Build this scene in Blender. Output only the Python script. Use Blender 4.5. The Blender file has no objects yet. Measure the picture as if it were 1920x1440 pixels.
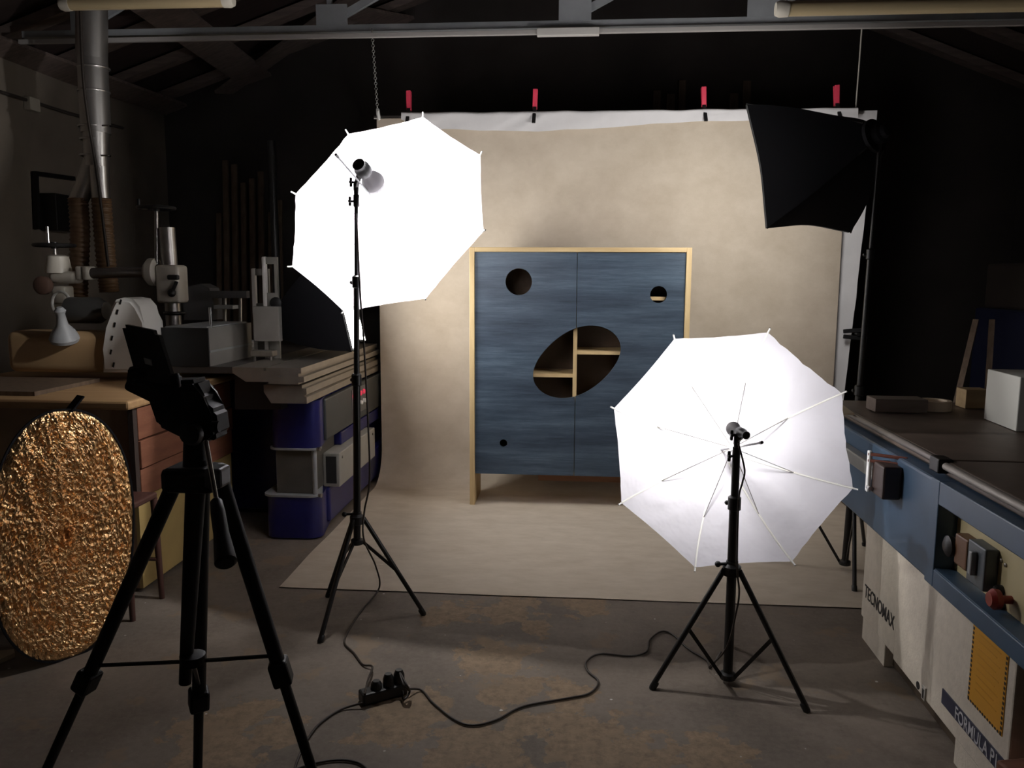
import bpy, bmesh, math, random
from mathutils import Vector, Matrix, noise
random.seed(7)
R = math.radians
SC = bpy.context.scene
COL = SC.collection

# ------------------------------------------------------------------ camera
CAM_H, PITCH, ROLL, YAW, FPX = 1.55, R(7.5), R(0.3), R(4.5), 1500.0
cd = bpy.data.cameras.new('camera'); cd.sensor_width = 36; cd.lens = FPX / 1920 * 36
cd.clip_start = 0.05; cd.clip_end = 60
cam = bpy.data.objects.new('camera', cd); COL.objects.link(cam)
_f = Vector((0, math.cos(PITCH), -math.sin(PITCH))); _u = Vector((0, math.sin(PITCH), math.cos(PITCH))); _r = Vector((1, 0, 0))
_r, _u = _r * math.cos(ROLL) + _u * math.sin(ROLL), _u * math.cos(ROLL) - _r * math.sin(ROLL)
_Z = Matrix.Rotation(YAW, 3, 'Z'); CF, CR, CU = _Z @ _f, _Z @ _r, _Z @ _u
CAM = Vector((0, 0, CAM_H))
cam.matrix_world = Matrix(((CR.x, CU.x, -CF.x, CAM.x), (CR.y, CU.y, -CF.y, CAM.y), (CR.z, CU.z, -CF.z, CAM.z), (0, 0, 0, 1)))
SC.camera = cam

# ------------------------------------------------------------------ world, exposure
w = bpy.data.worlds.new('world'); SC.world = w; w.use_nodes = True
w.node_tree.nodes['Background'].inputs[0].default_value = (0.5, 0.55, 0.7, 1)
w.node_tree.nodes['Background'].inputs[1].default_value = 0.0
SC.view_settings.view_transform = 'Standard'; SC.view_settings.look = 'None'
SC.view_settings.exposure = 0.0; SC.view_settings.gamma = 1.0; SC.view_settings.use_curve_mapping = False
SC.cycles.use_denoising = True
SC.cycles.max_bounces = 8; SC.cycles.diffuse_bounces = 4; SC.cycles.transmission_bounces = 6
SC.cycles.sample_clamp_indirect = 8
BULB_L, BULB_R, SOFT_L, SOFT_R = 2600.0, 1080.0, 27.0, 17.0

# ------------------------------------------------------------------ pixel helpers (photo frame 1920x1440)
def ray(x, y): return CF + CR * ((x - 960) / FPX) + CU * ((720 - y) / FPX)
def fl(x, y, z=0.0): d = ray(x, y); return CAM + d * ((z - CAM.z) / d.z)       # point at height z
def dp(x, y, Y): d = ray(x, y); return CAM + d * (Y / d.y)                      # point at depth Y
def dxp(x, y, X): d = ray(x, y); return CAM + d * (X / d.x)                     # point on plane X

# ------------------------------------------------------------------ materials
MATS = {}
def mat(name, col, rough=0.6, metal=0.0, var=0.0, scale=8.0, col2=None, bump=0.0, bscale=60.0, stretch=None, spec=None, emit=None):
    if name in MATS: return MATS[name]
    m = bpy.data.materials.new(name); m.use_nodes = True; nt = m.node_tree; b = nt.nodes['Principled BSDF']
    b.inputs['Base Color'].default_value = (*col, 1); b.inputs['Roughness'].default_value = rough; b.inputs['Metallic'].default_value = metal
    if spec is not None: b.inputs['Specular IOR Level'].default_value = spec
    if var or bump or col2:
        tc = nt.nodes.new('ShaderNodeTexCoord'); mp = nt.nodes.new('ShaderNodeMapping')
        nt.links.new(tc.outputs['Object'], mp.inputs[0])
        if stretch: mp.inputs['Scale'].default_value = stretch
        n = nt.nodes.new('ShaderNodeTexNoise'); n.inputs['Scale'].default_value = scale; n.inputs['Detail'].default_value = 6
        nt.links.new(mp.outputs[0], n.inputs['Vector'])
        if var or col2:
            cr = nt.nodes.new('ShaderNodeValToRGB'); cr.color_ramp.elements[0].position = 0.3; cr.color_ramp.elements[1].position = 0.7
            c2 = col2 or tuple(c * (1 - var) for c in col)
            cr.color_ramp.elements[0].color = (*c2, 1); cr.color_ramp.elements[1].color = (*col, 1)
            nt.links.new(n.outputs[0], cr.inputs[0]); nt.links.new(cr.outputs[0], b.inputs['Base Color'])
        if bump:
            n2 = nt.nodes.new('ShaderNodeTexNoise'); n2.inputs['Scale'].default_value = bscale; n2.inputs['Detail'].default_value = 4
            nt.links.new(mp.outputs[0], n2.inputs['Vector'])
            bp = nt.nodes.new('ShaderNodeBump'); bp.inputs['Strength'].default_value = bump; bp.inputs['Distance'].default_value = 0.01
            nt.links.new(n2.outputs[0], bp.inputs['Height']); nt.links.new(bp.outputs[0], b.inputs['Normal'])
    if emit:
        b.inputs['Emission Color'].default_value = (*emit[0], 1); b.inputs['Emission Strength'].default_value = emit[1]
    MATS[name] = m; return m

BLACK = mat('black_plastic', (0.012, 0.012, 0.013), 0.45)
BLACKM = mat('black_metal', (0.015, 0.014, 0.014), 0.4, 0.2)
FABBLACK = mat('black_fabric', (0.006, 0.006, 0.008), 0.85, spec=0.2)
CHROME = mat('chrome', (0.7, 0.7, 0.7), 0.22, 1.0)
STEEL = mat('steel', (0.42, 0.40, 0.38), 0.38, 1.0, var=0.3)
GREYM = mat('grey_paint', (0.34, 0.35, 0.36), 0.5, var=0.15)
ALU = mat('aluminium', (0.40, 0.36, 0.31), 0.42, 0.75, var=0.15, scale=14)
CREAM = mat('cream_paint', (0.62, 0.58, 0.50), 0.4, var=0.1)
WHITEP = mat('white_paint', (0.75, 0.74, 0.70), 0.4)
BLUE = mat('blue_paint', (0.013, 0.014, 0.115), 0.35, var=0.25)
PLASTICW = mat('white_plastic', (0.8, 0.8, 0.78), 0.4)
RED = mat('red_plastic', (0.70, 0.05, 0.10), 0.4)
CORDM = mat('cable_rubber', (0.03, 0.022, 0.018), 0.5)

def wood(name, c1, c2, stretch=(1, 12, 12), rough=0.55, scale=3.0):
    return mat(name, c1, rough, col2=c2, scale=scale, stretch=stretch, bump=0.08, bscale=20)
OAK = wood('oak_frame', (0.62, 0.47, 0.25), (0.48, 0.34, 0.17))
OAKV = wood('oak_upright', (0.62, 0.47, 0.25), (0.48, 0.34, 0.17), (12, 12, 1))
BENCHTOP = wood('bench_beech', (0.46, 0.29, 0.14), (0.36, 0.21, 0.10))
DRAWER = wood('drawer_mahogany', (0.26, 0.105, 0.06), (0.18, 0.065, 0.036), (10, 1.5, 10))
YELLOWP = mat('yellow_panel', (0.50, 0.36, 0.14), 0.55, var=0.1)
BROWNP = mat('brown_panel', (0.33, 0.215, 0.13), 0.6, var=0.2)
DARKWOOD = wood('dark_timber', (0.16, 0.11, 0.075), (0.09, 0.06, 0.04), (12, 12, 1))

# ------------------------------------------------------------------ mesh builder
WL = {}      # world location of each object
def frame(axis, hint=Vector((0, 0, 1))):
    a = Vector(axis).normalized()
    if abs(a.dot(hint)) > 0.98: hint = Vector((1, 0, 0))
    s = a.cross(hint).normalized(); t = s.cross(a).normalized()
    return s, t, a
class MB:
    def __init__(self, M=None): self.bm = bmesh.new(); self.M = M
    def box(self, c, s, bev=0.0, rot=None, seg=2):
        mt = Matrix.Translation(Vector(c)) @ (rot.to_4x4() if rot else Matrix.Identity(4)) @ Matrix.Diagonal((*s, 1))
        g = bmesh.ops.create_cube(self.bm, size=1, matrix=mt)
        if bev:
            es = list({e for v in g['verts'] for e in v.link_edges})
            bmesh.ops.bevel(self.bm, geom=es, offset=bev, segments=seg, affect='EDGES', profile=0.5, clamp_overlap=True)
        return self
    def bx(self, x0, x1, y0, y1, z0, z1, bev=0.0, seg=2):
        return self.box(((x0 + x1) / 2, (y0 + y1) / 2, (z0 + z1) / 2), (abs(x1 - x0), abs(y1 - y0), abs(z1 - z0)), bev, None, seg)
    def loft(self, rings, cap=True, closed=False):
        bm = self.bm; V = [[bm.verts.new(p) for p in r] for r in rings]; n = len(V[0])
        pairs = list(zip(V, V[1:])) + ([(V[-1], V[0])] if closed else [])
        for a, b in pairs:
            for i in range(n):
                j = (i + 1) % n
                bm.faces.new((a[i], a[j], b[j], b[i]))
        if cap and not closed:
            bm.faces.new(list(reversed(V[0]))); bm.faces.new(V[-1])
        return self
    def tube(self, p0, p1, r0, r1=None, n=16):
        p0, p1 = Vector(p0), Vector(p1); r1 = r0 if r1 is None else r1
        s, t, a = frame(p1 - p0)
        ring = lambda p, r: [p + (s * math.cos(k * 2 * math.pi / n) + t * math.sin(k * 2 * math.pi / n)) * r for k in range(n)]
        return self.loft([ring(p0, r0), ring(p1, r1)])
    def lathe(self, o, axis, prof, n=24):
        o = Vector(o); s, t, a = frame(axis)
        return self.loft([[o + a * h + (s * math.cos(k * 2 * math.pi / n) + t * math.sin(k * 2 * math.pi / n)) * max(r, 1e-4) for k in range(n)] for r, h in prof])
    def sweep(self, pts, r, n=8):
        pts = [Vector(p) for p in pts]; rings = []; s = None
        for i, p in enumerate(pts):
            d = (pts[min(i + 1, len(pts) - 1)] - pts[max(i - 1, 0)])
            if d.length < 1e-7: d = Vector((0, 0, 1))
            d.normalize()
            if s is None: s, t, _ = frame(d)
            s = (s - d * s.dot(d)).normalized(); t = d.cross(s)
            rr = r[i] if isinstance(r, (list, tuple)) else r
            rings.append([p + (s * math.cos(k * 2 * math.pi / n) + t * math.sin(k * 2 * math.pi / n)) * rr for k in range(n)])
        return self.loft(rings)
    def torus(self, c, axis, R1, r, n=20, m=8):
        c = Vector(c); s, t, a = frame(axis); rings = []
        for i in range(n):
            th = i * 2 * math.pi / n; d = s * math.cos(th) + t * math.sin(th)
            rings.append([c + d * (R1 + r * math.cos(k * 2 * math.pi / m)) + a * (r * math.sin(k * 2 * math.pi / m)) for k in range(m)])
        return self.loft(rings, closed=True)
    def ball(self, c, r, n=16):
        bmesh.ops.create_uvsphere(self.bm, u_segments=n, v_segments=max(8, n // 2), radius=r, matrix=Matrix.Translation(Vector(c)))
        return self
    def prism(self, poly, ext):
        ext = Vector(ext); a = [Vector(p) for p in poly]
        return self.loft([a, [p + ext for p in a]])
    def beam(self, p0, p1, wx, wy, hint=Vector((0, 0, 1)), bev=0.0):
        p0, p1 = Vector(p0), Vector(p1); s, t, a = frame(p1 - p0, hint)
        rot = Matrix((s, t, a)).transposed()
        return self.box((p0 + p1) / 2, (wx, wy, (p1 - p0).length), bev, rot)
    def build(self, name, material, parent=None, smooth=None, base=False):
        bm = self.bm
        if self.M: bmesh.ops.transform(bm, matrix=self.M, verts=bm.verts)
        bmesh.ops.recalc_face_normals(bm, faces=bm.faces)
        xs = [v.co.x for v in bm.verts]; ys = [v.co.y for v in bm.verts]; zs = [v.co.z for v in bm.verts]
        c = Vector(((min(xs) + max(xs)) / 2, (min(ys) + max(ys)) / 2, min(zs) if base or parent is None else (min(zs) + max(zs)) / 2))
        bmesh.ops.translate(bm, vec=-c, verts=bm.verts)
        me = bpy.data.meshes.new(name); bm.to_mesh(me); bm.free()
        me.materials.append(material)
        if smooth is not None:
            me.polygons.foreach_set('use_smooth', [True] * len(me.polygons))
            me.set_sharp_from_angle(angle=R(smooth))
        o = bpy.data.objects.new(name, me); COL.objects.link(o)
        o.location = c - (WL[parent.name] if parent else Vector())
        o.parent = parent; WL[o.name] = c
        return o
def link_mesh(name, me, material, parent=None, loc=Vector()):
    me.materials.append(material)
    o = bpy.data.objects.new(name, me); COL.objects.link(o)
    o.location = Vector(loc) - (WL[parent.name] if parent else Vector()); o.parent = parent; WL[o.name] = Vector(loc)
    return o
def tag(o, label, cat, group=None):
    o['label'] = label; o['category'] = cat
    if group: o['group'] = group
    return o
def thing(name, label, cat, loc, group=None):
    o = bpy.data.objects.new(name, None); COL.objects.link(o); o.location = loc; o.empty_display_size = 0.1
    WL[o.name] = Vector(loc); return tag(o, label, cat, group)
def struct(o): o['kind'] = 'structure'; return o
def spline(pts, k=8):
    pts = [Vector(p) for p in pts]; out = []
    for i in range(len(pts) - 1):
        p0, p1, p2, p3 = pts[max(i - 1, 0)], pts[i], pts[i + 1], pts[min(i + 2, len(pts) - 1)]
        for j in range(k):
            t = j / k
            out.append(0.5 * ((2 * p1) + (p2 - p0) * t + (2 * p0 - 5 * p1 + 4 * p2 - p3) * t * t + (3 * p1 - p0 - 3 * p2 + p3) * t ** 3))
    out.append(pts[-1]); return out
def holed_plate(outer, holes, y0, y1):
    """plate in the XZ plane between depths y0 and y1 with real holes"""
    cu = bpy.data.curves.new('plate', 'CURVE'); cu.dimensions = '2D'; cu.fill_mode = 'BOTH'; cu.extrude = (y1 - y0) / 2
    for loop in [outer] + holes:
        sp = cu.splines.new('POLY'); sp.points.add(len(loop) - 1); sp.use_cyclic_u = True
        for p, (x, z) in zip(sp.points, loop): p.co = (x, z, 0, 1)
    ob = bpy.data.objects.new('plate', cu); COL.objects.link(ob)
    me = bpy.data.meshes.new_from_object(ob.evaluated_get(bpy.context.evaluated_depsgraph_get()))
    bpy.data.objects.remove(ob); bpy.data.curves.remove(cu)
    me.transform(Matrix.Translation((0, (y0 + y1) / 2, 0)) @ Matrix.Rotation(R(90), 4, 'X'))
    return me
def text_mesh(body, size, M, depth=0.001, bold=0.0, squash=1.0):
    cu = bpy.data.curves.new('lettering', 'FONT'); cu.body = body; cu.size = size; cu.extrude = depth; cu.offset = bold
    ob = bpy.data.objects.new('lettering', cu); COL.objects.link(ob)
    me = bpy.data.meshes.new_from_object(ob.evaluated_get(bpy.context.evaluated_depsgraph_get()))
    bpy.data.objects.remove(ob); bpy.data.curves.remove(cu)
    me.transform(M @ Matrix.Diagonal((squash, 1, 1, 1))); me.materials.clear()
    return me

# ================================================================== STRUCTURE
def floor_material():
    m = bpy.data.materials.new('concrete_floor'); m.use_nodes = True; nt = m.node_tree; N, L = nt.nodes, nt.links
    b = N['Principled BSDF']; b.inputs['Roughness'].default_value = 0.75
    geo = N.new('ShaderNodeNewGeometry'); pos = geo.outputs['Position']
    def nz(scale, detail=6, rough=0.6):
        n = N.new('ShaderNodeTexNoise'); n.inputs['Scale'].default_value = scale; n.inputs['Detail'].default_value = detail; n.inputs['Roughness'].default_value = rough
        L.new(pos, n.inputs['Vector']); return n
    def math_(op, a, c=None):
        k = N.new('ShaderNodeMath'); k.operation = op
        for i, v in enumerate((a, c)):
            if v is None: continue
            if isinstance(v, (int, float)): k.inputs[i].default_value = v
            else: L.new(v, k.inputs[i])
        return k.outputs[0]
    def ramp(v, p0, c0, p1, c1):
        r = N.new('ShaderNodeValToRGB'); r.color_ramp.elements[0].position = p0; r.color_ramp.elements[1].position = p1
        r.color_ramp.elements[0].color = (*c0, 1); r.color_ramp.elements[1].color = (*c1, 1); L.new(v, r.inputs[0]); return r.outputs[0]
    def mix(fac, a, c):
        k = N.new('ShaderNodeMix'); k.data_type = 'RGBA'
        if isinstance(fac, (int, float)): k.inputs[0].default_value = fac
        else: L.new(fac, k.inputs[0])
        for s, v in ((6, a), (7, c)):
            if isinstance(v, tuple): k.inputs[s].default_value = (*v, 1)
            else: L.new(v, k.inputs[s])
        return k.outputs[2]
    base = ramp(nz(2.3).outputs[0], 0.35, (0.118, 0.094, 0.075), 0.68, (0.19, 0.155, 0.124))
    base = mix(ramp(nz(38, 8, .8).outputs[0], 0.42, (0, 0, 0), 0.75, (.4, .4, .4)), base, (0.27, 0.235, 0.195))
    # worn patches where the paint has flaked off, at set places plus scattered ones
    edge = nz(7.0, 7, 0.65).outputs[0]
    field = None
    for (px, py, r) in ((925, 1235, .17), (960, 1290, .14), (1050, 1310, .13), (850, 1150, .15), (960, 1140, .16), (1100, 1135, .13),
                        (1010, 1180, .10), (1080, 1390, .22), (900, 1400, .2), (760, 1340, .2), (1150, 1420, .2), (430, 1380, .22), (1330, 1420, .15)):
        p = fl(px, py); d = N.new('ShaderNodeVectorMath'); d.operation = 'DISTANCE'; L.new(pos, d.inputs[0]); d.inputs[1].default_value = p
        v = math_('SUBTRACT', 1.0, math_('DIVIDE', d.outputs['Value'], r * 1.45))
        field = v if field is None else math_('MAXIMUM', field, v)
    field = math_('ADD', field, math_('MULTIPLY', math_('SUBTRACT', edge, 0.5), 2.6))
    pm = ramp(field, 0.36, (0, 0, 0), 0.40, (1, 1, 1))
    grit = ramp(nz(26, 6, .75).outputs[0], 0.35, (0.155, 0.107, 0.068), 0.7, (0.31, 0.225, 0.142))
    base = mix(pm, base, grit)
    sc = ramp(nz(4.2, 5, .55).outputs[0], 0.60, (0, 0, 0), 0.63, (.55, .55, .55))
    base = mix(sc, base, (0.21, 0.15, 0.095))
    vor = N.new('ShaderNodeTexVoronoi'); vor.inputs['Scale'].default_value = 5.5; L.new(pos, vor.inputs['Vector'])
    base = mix(ramp(math_('ADD', vor.outputs['Distance'], math_('MULTIPLY', nz(60).outputs[0], 0.06)), 0.055, (1, 1, 1), 0.07, (0, 0, 0)), base, (0.55, 0.53, 0.5))
    v2 = N.new('ShaderNodeTexVoronoi'); v2.inputs['Scale'].default_value = 13; L.new(pos, v2.inputs['Vector'])
    base = mix(ramp(math_('ADD', v2.outputs['Distance'], math_('MULTIPLY', nz(9).outputs[0], 0.35)), 0.185, (1, 1, 1), 0.20, (0, 0, 0)), base, (0.42, 0.39, 0.35))
    base = mix(ramp(nz(13, 7, .75).outputs[0], 0.55, (0, 0, 0), 0.72, (.5, .5, .5)), base, (0.085, 0.065, 0.05))
    L.new(base, b.inputs['Base Color'])
    bp = N.new('ShaderNodeBump'); bp.inputs['Strength'].default_value = 0.35; bp.inputs['Distance'].default_value = 0.004
    L.new(math_('SUBTRACT', nz(30, 8, .7).outputs[0], math_('MULTIPLY', pm, 0.5)), bp.inputs['Height']); L.new(bp.outputs[0], b.inputs['Normal'])
    return m
XL, XR, YF, YB = -4.35, 4.3, -2.6, 8.4
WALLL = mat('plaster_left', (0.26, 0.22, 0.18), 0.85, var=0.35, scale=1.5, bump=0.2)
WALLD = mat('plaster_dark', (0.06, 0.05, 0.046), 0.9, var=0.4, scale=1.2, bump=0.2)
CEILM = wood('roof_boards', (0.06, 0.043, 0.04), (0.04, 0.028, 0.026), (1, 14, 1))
struct(MB().bx(XL - .2, XR + .2, YF - .2, YB + .2, -0.1, 0).build('floor', floor_material()))
struct(MB().bx(XL - .2, XL, YF, YB, 0, 3.3).build('wall_left', WALLL))
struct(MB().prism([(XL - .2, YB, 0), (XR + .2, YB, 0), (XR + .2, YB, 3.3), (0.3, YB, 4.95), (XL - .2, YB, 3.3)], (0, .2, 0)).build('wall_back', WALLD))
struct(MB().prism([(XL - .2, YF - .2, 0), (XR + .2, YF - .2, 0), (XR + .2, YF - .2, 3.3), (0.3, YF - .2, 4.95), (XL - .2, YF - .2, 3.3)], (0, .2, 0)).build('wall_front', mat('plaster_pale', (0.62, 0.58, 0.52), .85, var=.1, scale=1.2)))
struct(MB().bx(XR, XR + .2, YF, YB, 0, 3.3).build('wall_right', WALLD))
RIDGE = Vector((0.3, 0, 4.95)); EAVEL = Vector((XL - .2, 0, 3.3)); EAVER = Vector((XR + .2, 0, 3.3))
cb = MB()
cb.prism([EAVEL + Vector((0, YF - .2, 0)), RIDGE + Vector((0, YF - .2, 0)), EAVER + Vector((0, YF - .2, 0)), EAVER + Vector((0, YF - .2, .12)), RIDGE + Vector((0, YF - .2, .12)), EAVEL + Vector((0, YF - .2, .12))], (0, YB - YF + .4, 0))
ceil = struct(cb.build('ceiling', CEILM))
RAFT = wood('rafter_timber', (0.22, 0.17, 0.15), (0.13, 0.10, 0.09), (1, 10, 10))
for k in range(10):                               # rafters down the left slope and the right slope
    y = 1.6 + k * 0.72
    a = EAVEL.lerp(RIDGE, 0.03) + Vector((0, y, -.07)); c = EAVEL.lerp(RIDGE, 0.985) + Vector((0, y, -.07))
    MB().beam(a, c, 0.07, 0.13, Vector((0, 1, 0))).build('rafter', RAFT, ceil)
    if k > 3:
        a = EAVER.lerp(RIDGE, 0.03) + Vector((0, y, -.07)); c = EAVER.lerp(RIDGE, 0.985) + Vector((0, y, -.07))
        MB().beam(a, c, 0.07, 0.13, Vector((0, 1, 0))).build('rafter', RAFT, ceil)
for (x0, y0, x1, y1, wd) in ((265, -10, 570, 205, .2), (700, -30, 470, 200, .14), (640, 20, 860, 190, .13), (-60, 70, 330, 205, .16)):   # boards nailed diagonally under the rafters
    def onroof(px, py):
        d = ray(px, py); n = Vector((1.65, 0, -4.85)).normalized()   # left slope plane
        o = EAVEL + Vector((0, 0, -.17)); t = (o - CAM).dot(n) / d.dot(n); return CAM + d * t
    a, c = onroof(x0, y0), onroof(x1, y1)
    if 0 < a.y < 12 and 0 < c.y < 12:
        c.y = min(c.y, YB - .1)
        MB().beam(a, c, wd * 1.6, 0.03, Vector((-1.65, 0, 4.85)).normalized()).build('brace_board', RAFT, ceil)

# ================================================================== LIGHT STANDS, UMBRELLAS, LAMPS
def canopy_material():
    m = bpy.data.materials.new('umbrella_cloth'); m.use_nodes = True; nt = m.node_tree; N, L = nt.nodes, nt.links
    N.remove(N['Principled BSDF']); out = N['Material Output']
    d = N.new('ShaderNodeBsdfDiffuse'); d.inputs[0].default_value = (0.86, 0.85, 0.92, 1)
    t = N.new('ShaderNodeBsdfTranslucent'); t.inputs[0].default_value = (0.80, 0.785, 0.82, 1)
    x = N.new('ShaderNodeMixShader'); x.inputs[0].default_value = 0.36
    tc = N.new('ShaderNodeTexCoord'); n = N.new('ShaderNodeTexNoise'); n.inputs['Scale'].default_value = 7; n.inputs['Detail'].default_value = 3
    L.new(tc.outputs['Object'], n.inputs['Vector']); bp = N.new('ShaderNodeBump'); bp.inputs['Strength'].default_value = 0.55; bp.inputs['Distance'].default_value = 0.03
    L.new(n.outputs[0], bp.inputs['Height']); L.new(bp.outputs[0], d.inputs['Normal']); L.new(bp.outputs[0], t.inputs['Normal'])
    L.new(d.outputs[0], x.inputs[1]); L.new(t.outputs[0], x.inputs[2]); L.new(x.outputs[0], out.inputs[0])
    return m
CANOPY = canopy_material()
def umbrella(label, centre, axis, A, B, Rr, D, shaft_back, wrinkle):
    """A, B: unit in-plane directions with rib 0 on A, rib 2 on B"""
    t = thing('photo_umbrella', label, 'umbrella', centre, 'white photo umbrellas')
    def P(phi, u, side=0.0):
        k = phi / (math.pi / 4); fr = k - math.floor(k); pm = (fr - .5) * math.pi / 4
        chord = math.cos(math.pi / 8) / math.cos(pm)
        sc = chord * (1 - 0.012 * math.sin(fr * math.pi) * u ** 3)
        rho = Rr * math.sin(u * 1.05) / math.sin(1.05) * sc
        dep = D * (math.cos(u * 1.05) - math.cos(1.05)) / (1 - math.cos(1.05))
        dep -= 0.022 * math.sin(fr * math.pi) * u * (1 - u) * 2
        d = (A * math.cos(phi) + B * math.sin(phi))
        p = centre + d * rho + axis * dep
        if wrinkle:
            f = math.sin(fr * math.pi); dd = min(fr, 1 - fr)
            p += axis * (.5 * wrinkle * u ** 4 * math.exp(-(dd / .22) ** 2) * math.sin(dd * 46))
            p += axis * (noise.noise(Vector((math.floor(k) * 3.1, fr * 9 / max(u, .25), u * 1.2))) * wrinkle * f * u)
        return p + axis * side
    bm = bmesh.new(); nu, nv = 18, 96
    G = [[bm.verts.new(P(j * 2 * math.pi / nv, (i + 1) / nu)) for j in range(nv)] for i in range(nu)]
    ap = bm.verts.new(P(0, 0.0))
    for j in range(nv):
        bm.faces.new((ap, G[0][j], G[0][(j + 1) % nv]))
        for i in range(nu - 1): bm.faces.new((G[i][j], G[i + 1][j], G[i + 1][(j + 1) % nv], G[i][(j + 1) % nv]))
    mb = MB(); mb.bm.free(); mb.bm = bm; mb.build('canopy', CANOPY, t, 40)
    apex = centre + axis * D; runner = centre + axis * (D - 0.20)
    for k in range(8):
        phi = k * math.pi / 4
        rp = [P(phi, i / 10, -0.006) for i in range(1, 11)]
        MB().sweep(rp, 0.0042, 6).build('rib', WHITEP, t, 60)
        e = P(phi, 1.0, -.004); o = (e - P(phi, .93, -.004)).normalized()
        MB().tube(e - o * .012, e + o * .022, .0042, .0035, 8).build('rib_tip', PLASTICW, t, 60)
        MB().tube(runner, P(phi, 0.52, -.008), 0.0016, n=6).build('stretcher', STEEL, t, 60)
    MB().tube(centre - axis * shaft_back, apex + axis * .03, 0.004, n=8).build('shaft', mat('dull_shaft', (.22, .22, .22), .55, .5), t, 60)
    MB().tube(centre - axis * shaft_back, centre - axis * (shaft_back - .02), 0.006, n=8).build('shaft_cap', BLACK, t, 60)
    MB().lathe(runner - axis * .02, axis, [(.009, 0), (.013, .004), (.013, .022), (.008, .03)], 12).build('runner', PLASTICW, t, 60)
    return t
def emitter(name, col, s):
    m = bpy.data.materials.new(name); m.use_nodes = True; nt = m.node_tree; nt.nodes.remove(nt.nodes['Principled BSDF'])
    e = nt.nodes.new('ShaderNodeEmission'); e.inputs[0].default_value = (*col, 1); e.inputs[1].default_value = s
    nt.links.new(e.outputs[0], nt.nodes['Material Output'].inputs[0]); return m
BULBBACK = mat('bulb_backlit_grey', (0.30, 0.29, 0.30), 0.6)  # grey colour stands in for the backlit shade on the bulb
def lamp(label, bulb_c, axis, rb, sock_dir, top, strength, aim=None):
    """bulb_c: bulb centre; axis: where it shines; top: top of the stand pole"""
    t = thing('lamp_head', label, 'lamp', top, 'lamps on the umbrella stands')
    a = (aim if aim is not None else axis).normalized()
    prof_b = [(rb * .4, -1.6 * rb), (rb * .5, -1.15 * rb), (rb * .85, -.55 * rb), (rb * .98, -.15 * rb), (rb, .0)]
    b = MB().lathe(bulb_c, a, prof_b, 28).build('bulb', BULBBACK, t, 50)
    prof_g = [(rb * math.cos(R(q)), rb * math.sin(R(q))) for q in (0.5, 10, 20, 32)]
    MB().lathe(bulb_c, a, prof_g, 28).build('bulb_shoulder', BULBBACK, b, 50)
    prof_f = [(rb * math.cos(R(q)), rb * math.sin(R(q))) for q in (32, 45, 60, 75, 88)]
    MB().lathe(bulb_c, a, prof_f, 28).build('lit_dome', emitter('lit_bulb', (1.0, .97, .95), strength), b, 50)
    s0 = bulb_c - a * rb * 1.5; s1 = s0 - a * 0.085
    MB().lathe(s0, -a, [(rb * .5, 0), (rb * .7, .01), (rb * .7, .04), (rb * .55, .05), (rb * .55, .07), (rb * .35, .075)], 20).build('socket', BLACK, t, 40)
    piv = top + Vector((0, 0, .03))
    MB().beam(s1.lerp(s0, .5), piv, .018, .026, bev=.003).build('bracket_arm', BLACKM, t)
    MB().lathe(top - Vector((0, 0, .06)), (0, 0, 1), [(.010, 0), (.014, .005), (.014, .05), (.010, .055), (.012, .075), (.012, .1), (.008, .105)], 16).build('swivel', BLACKM, t, 40)
    for dz, dx_ in ((-.035, -.045), (.045, -.035)):
        kb = MB(); c0 = top + Vector((0, 0, dz)); kb.tube(c0, c0 + Vector((dx_ * .6, -.005, 0)), .005, n=10)
        c1 = c0 + Vector((dx_ * .6, -.005, 0)); kb.box(c1, (.012, .012, .04), .004); kb.box(c1, (.012, .03, .012), .004)
        kb.build('wing_knob', BLACK, t, 40)
    return t
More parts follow.
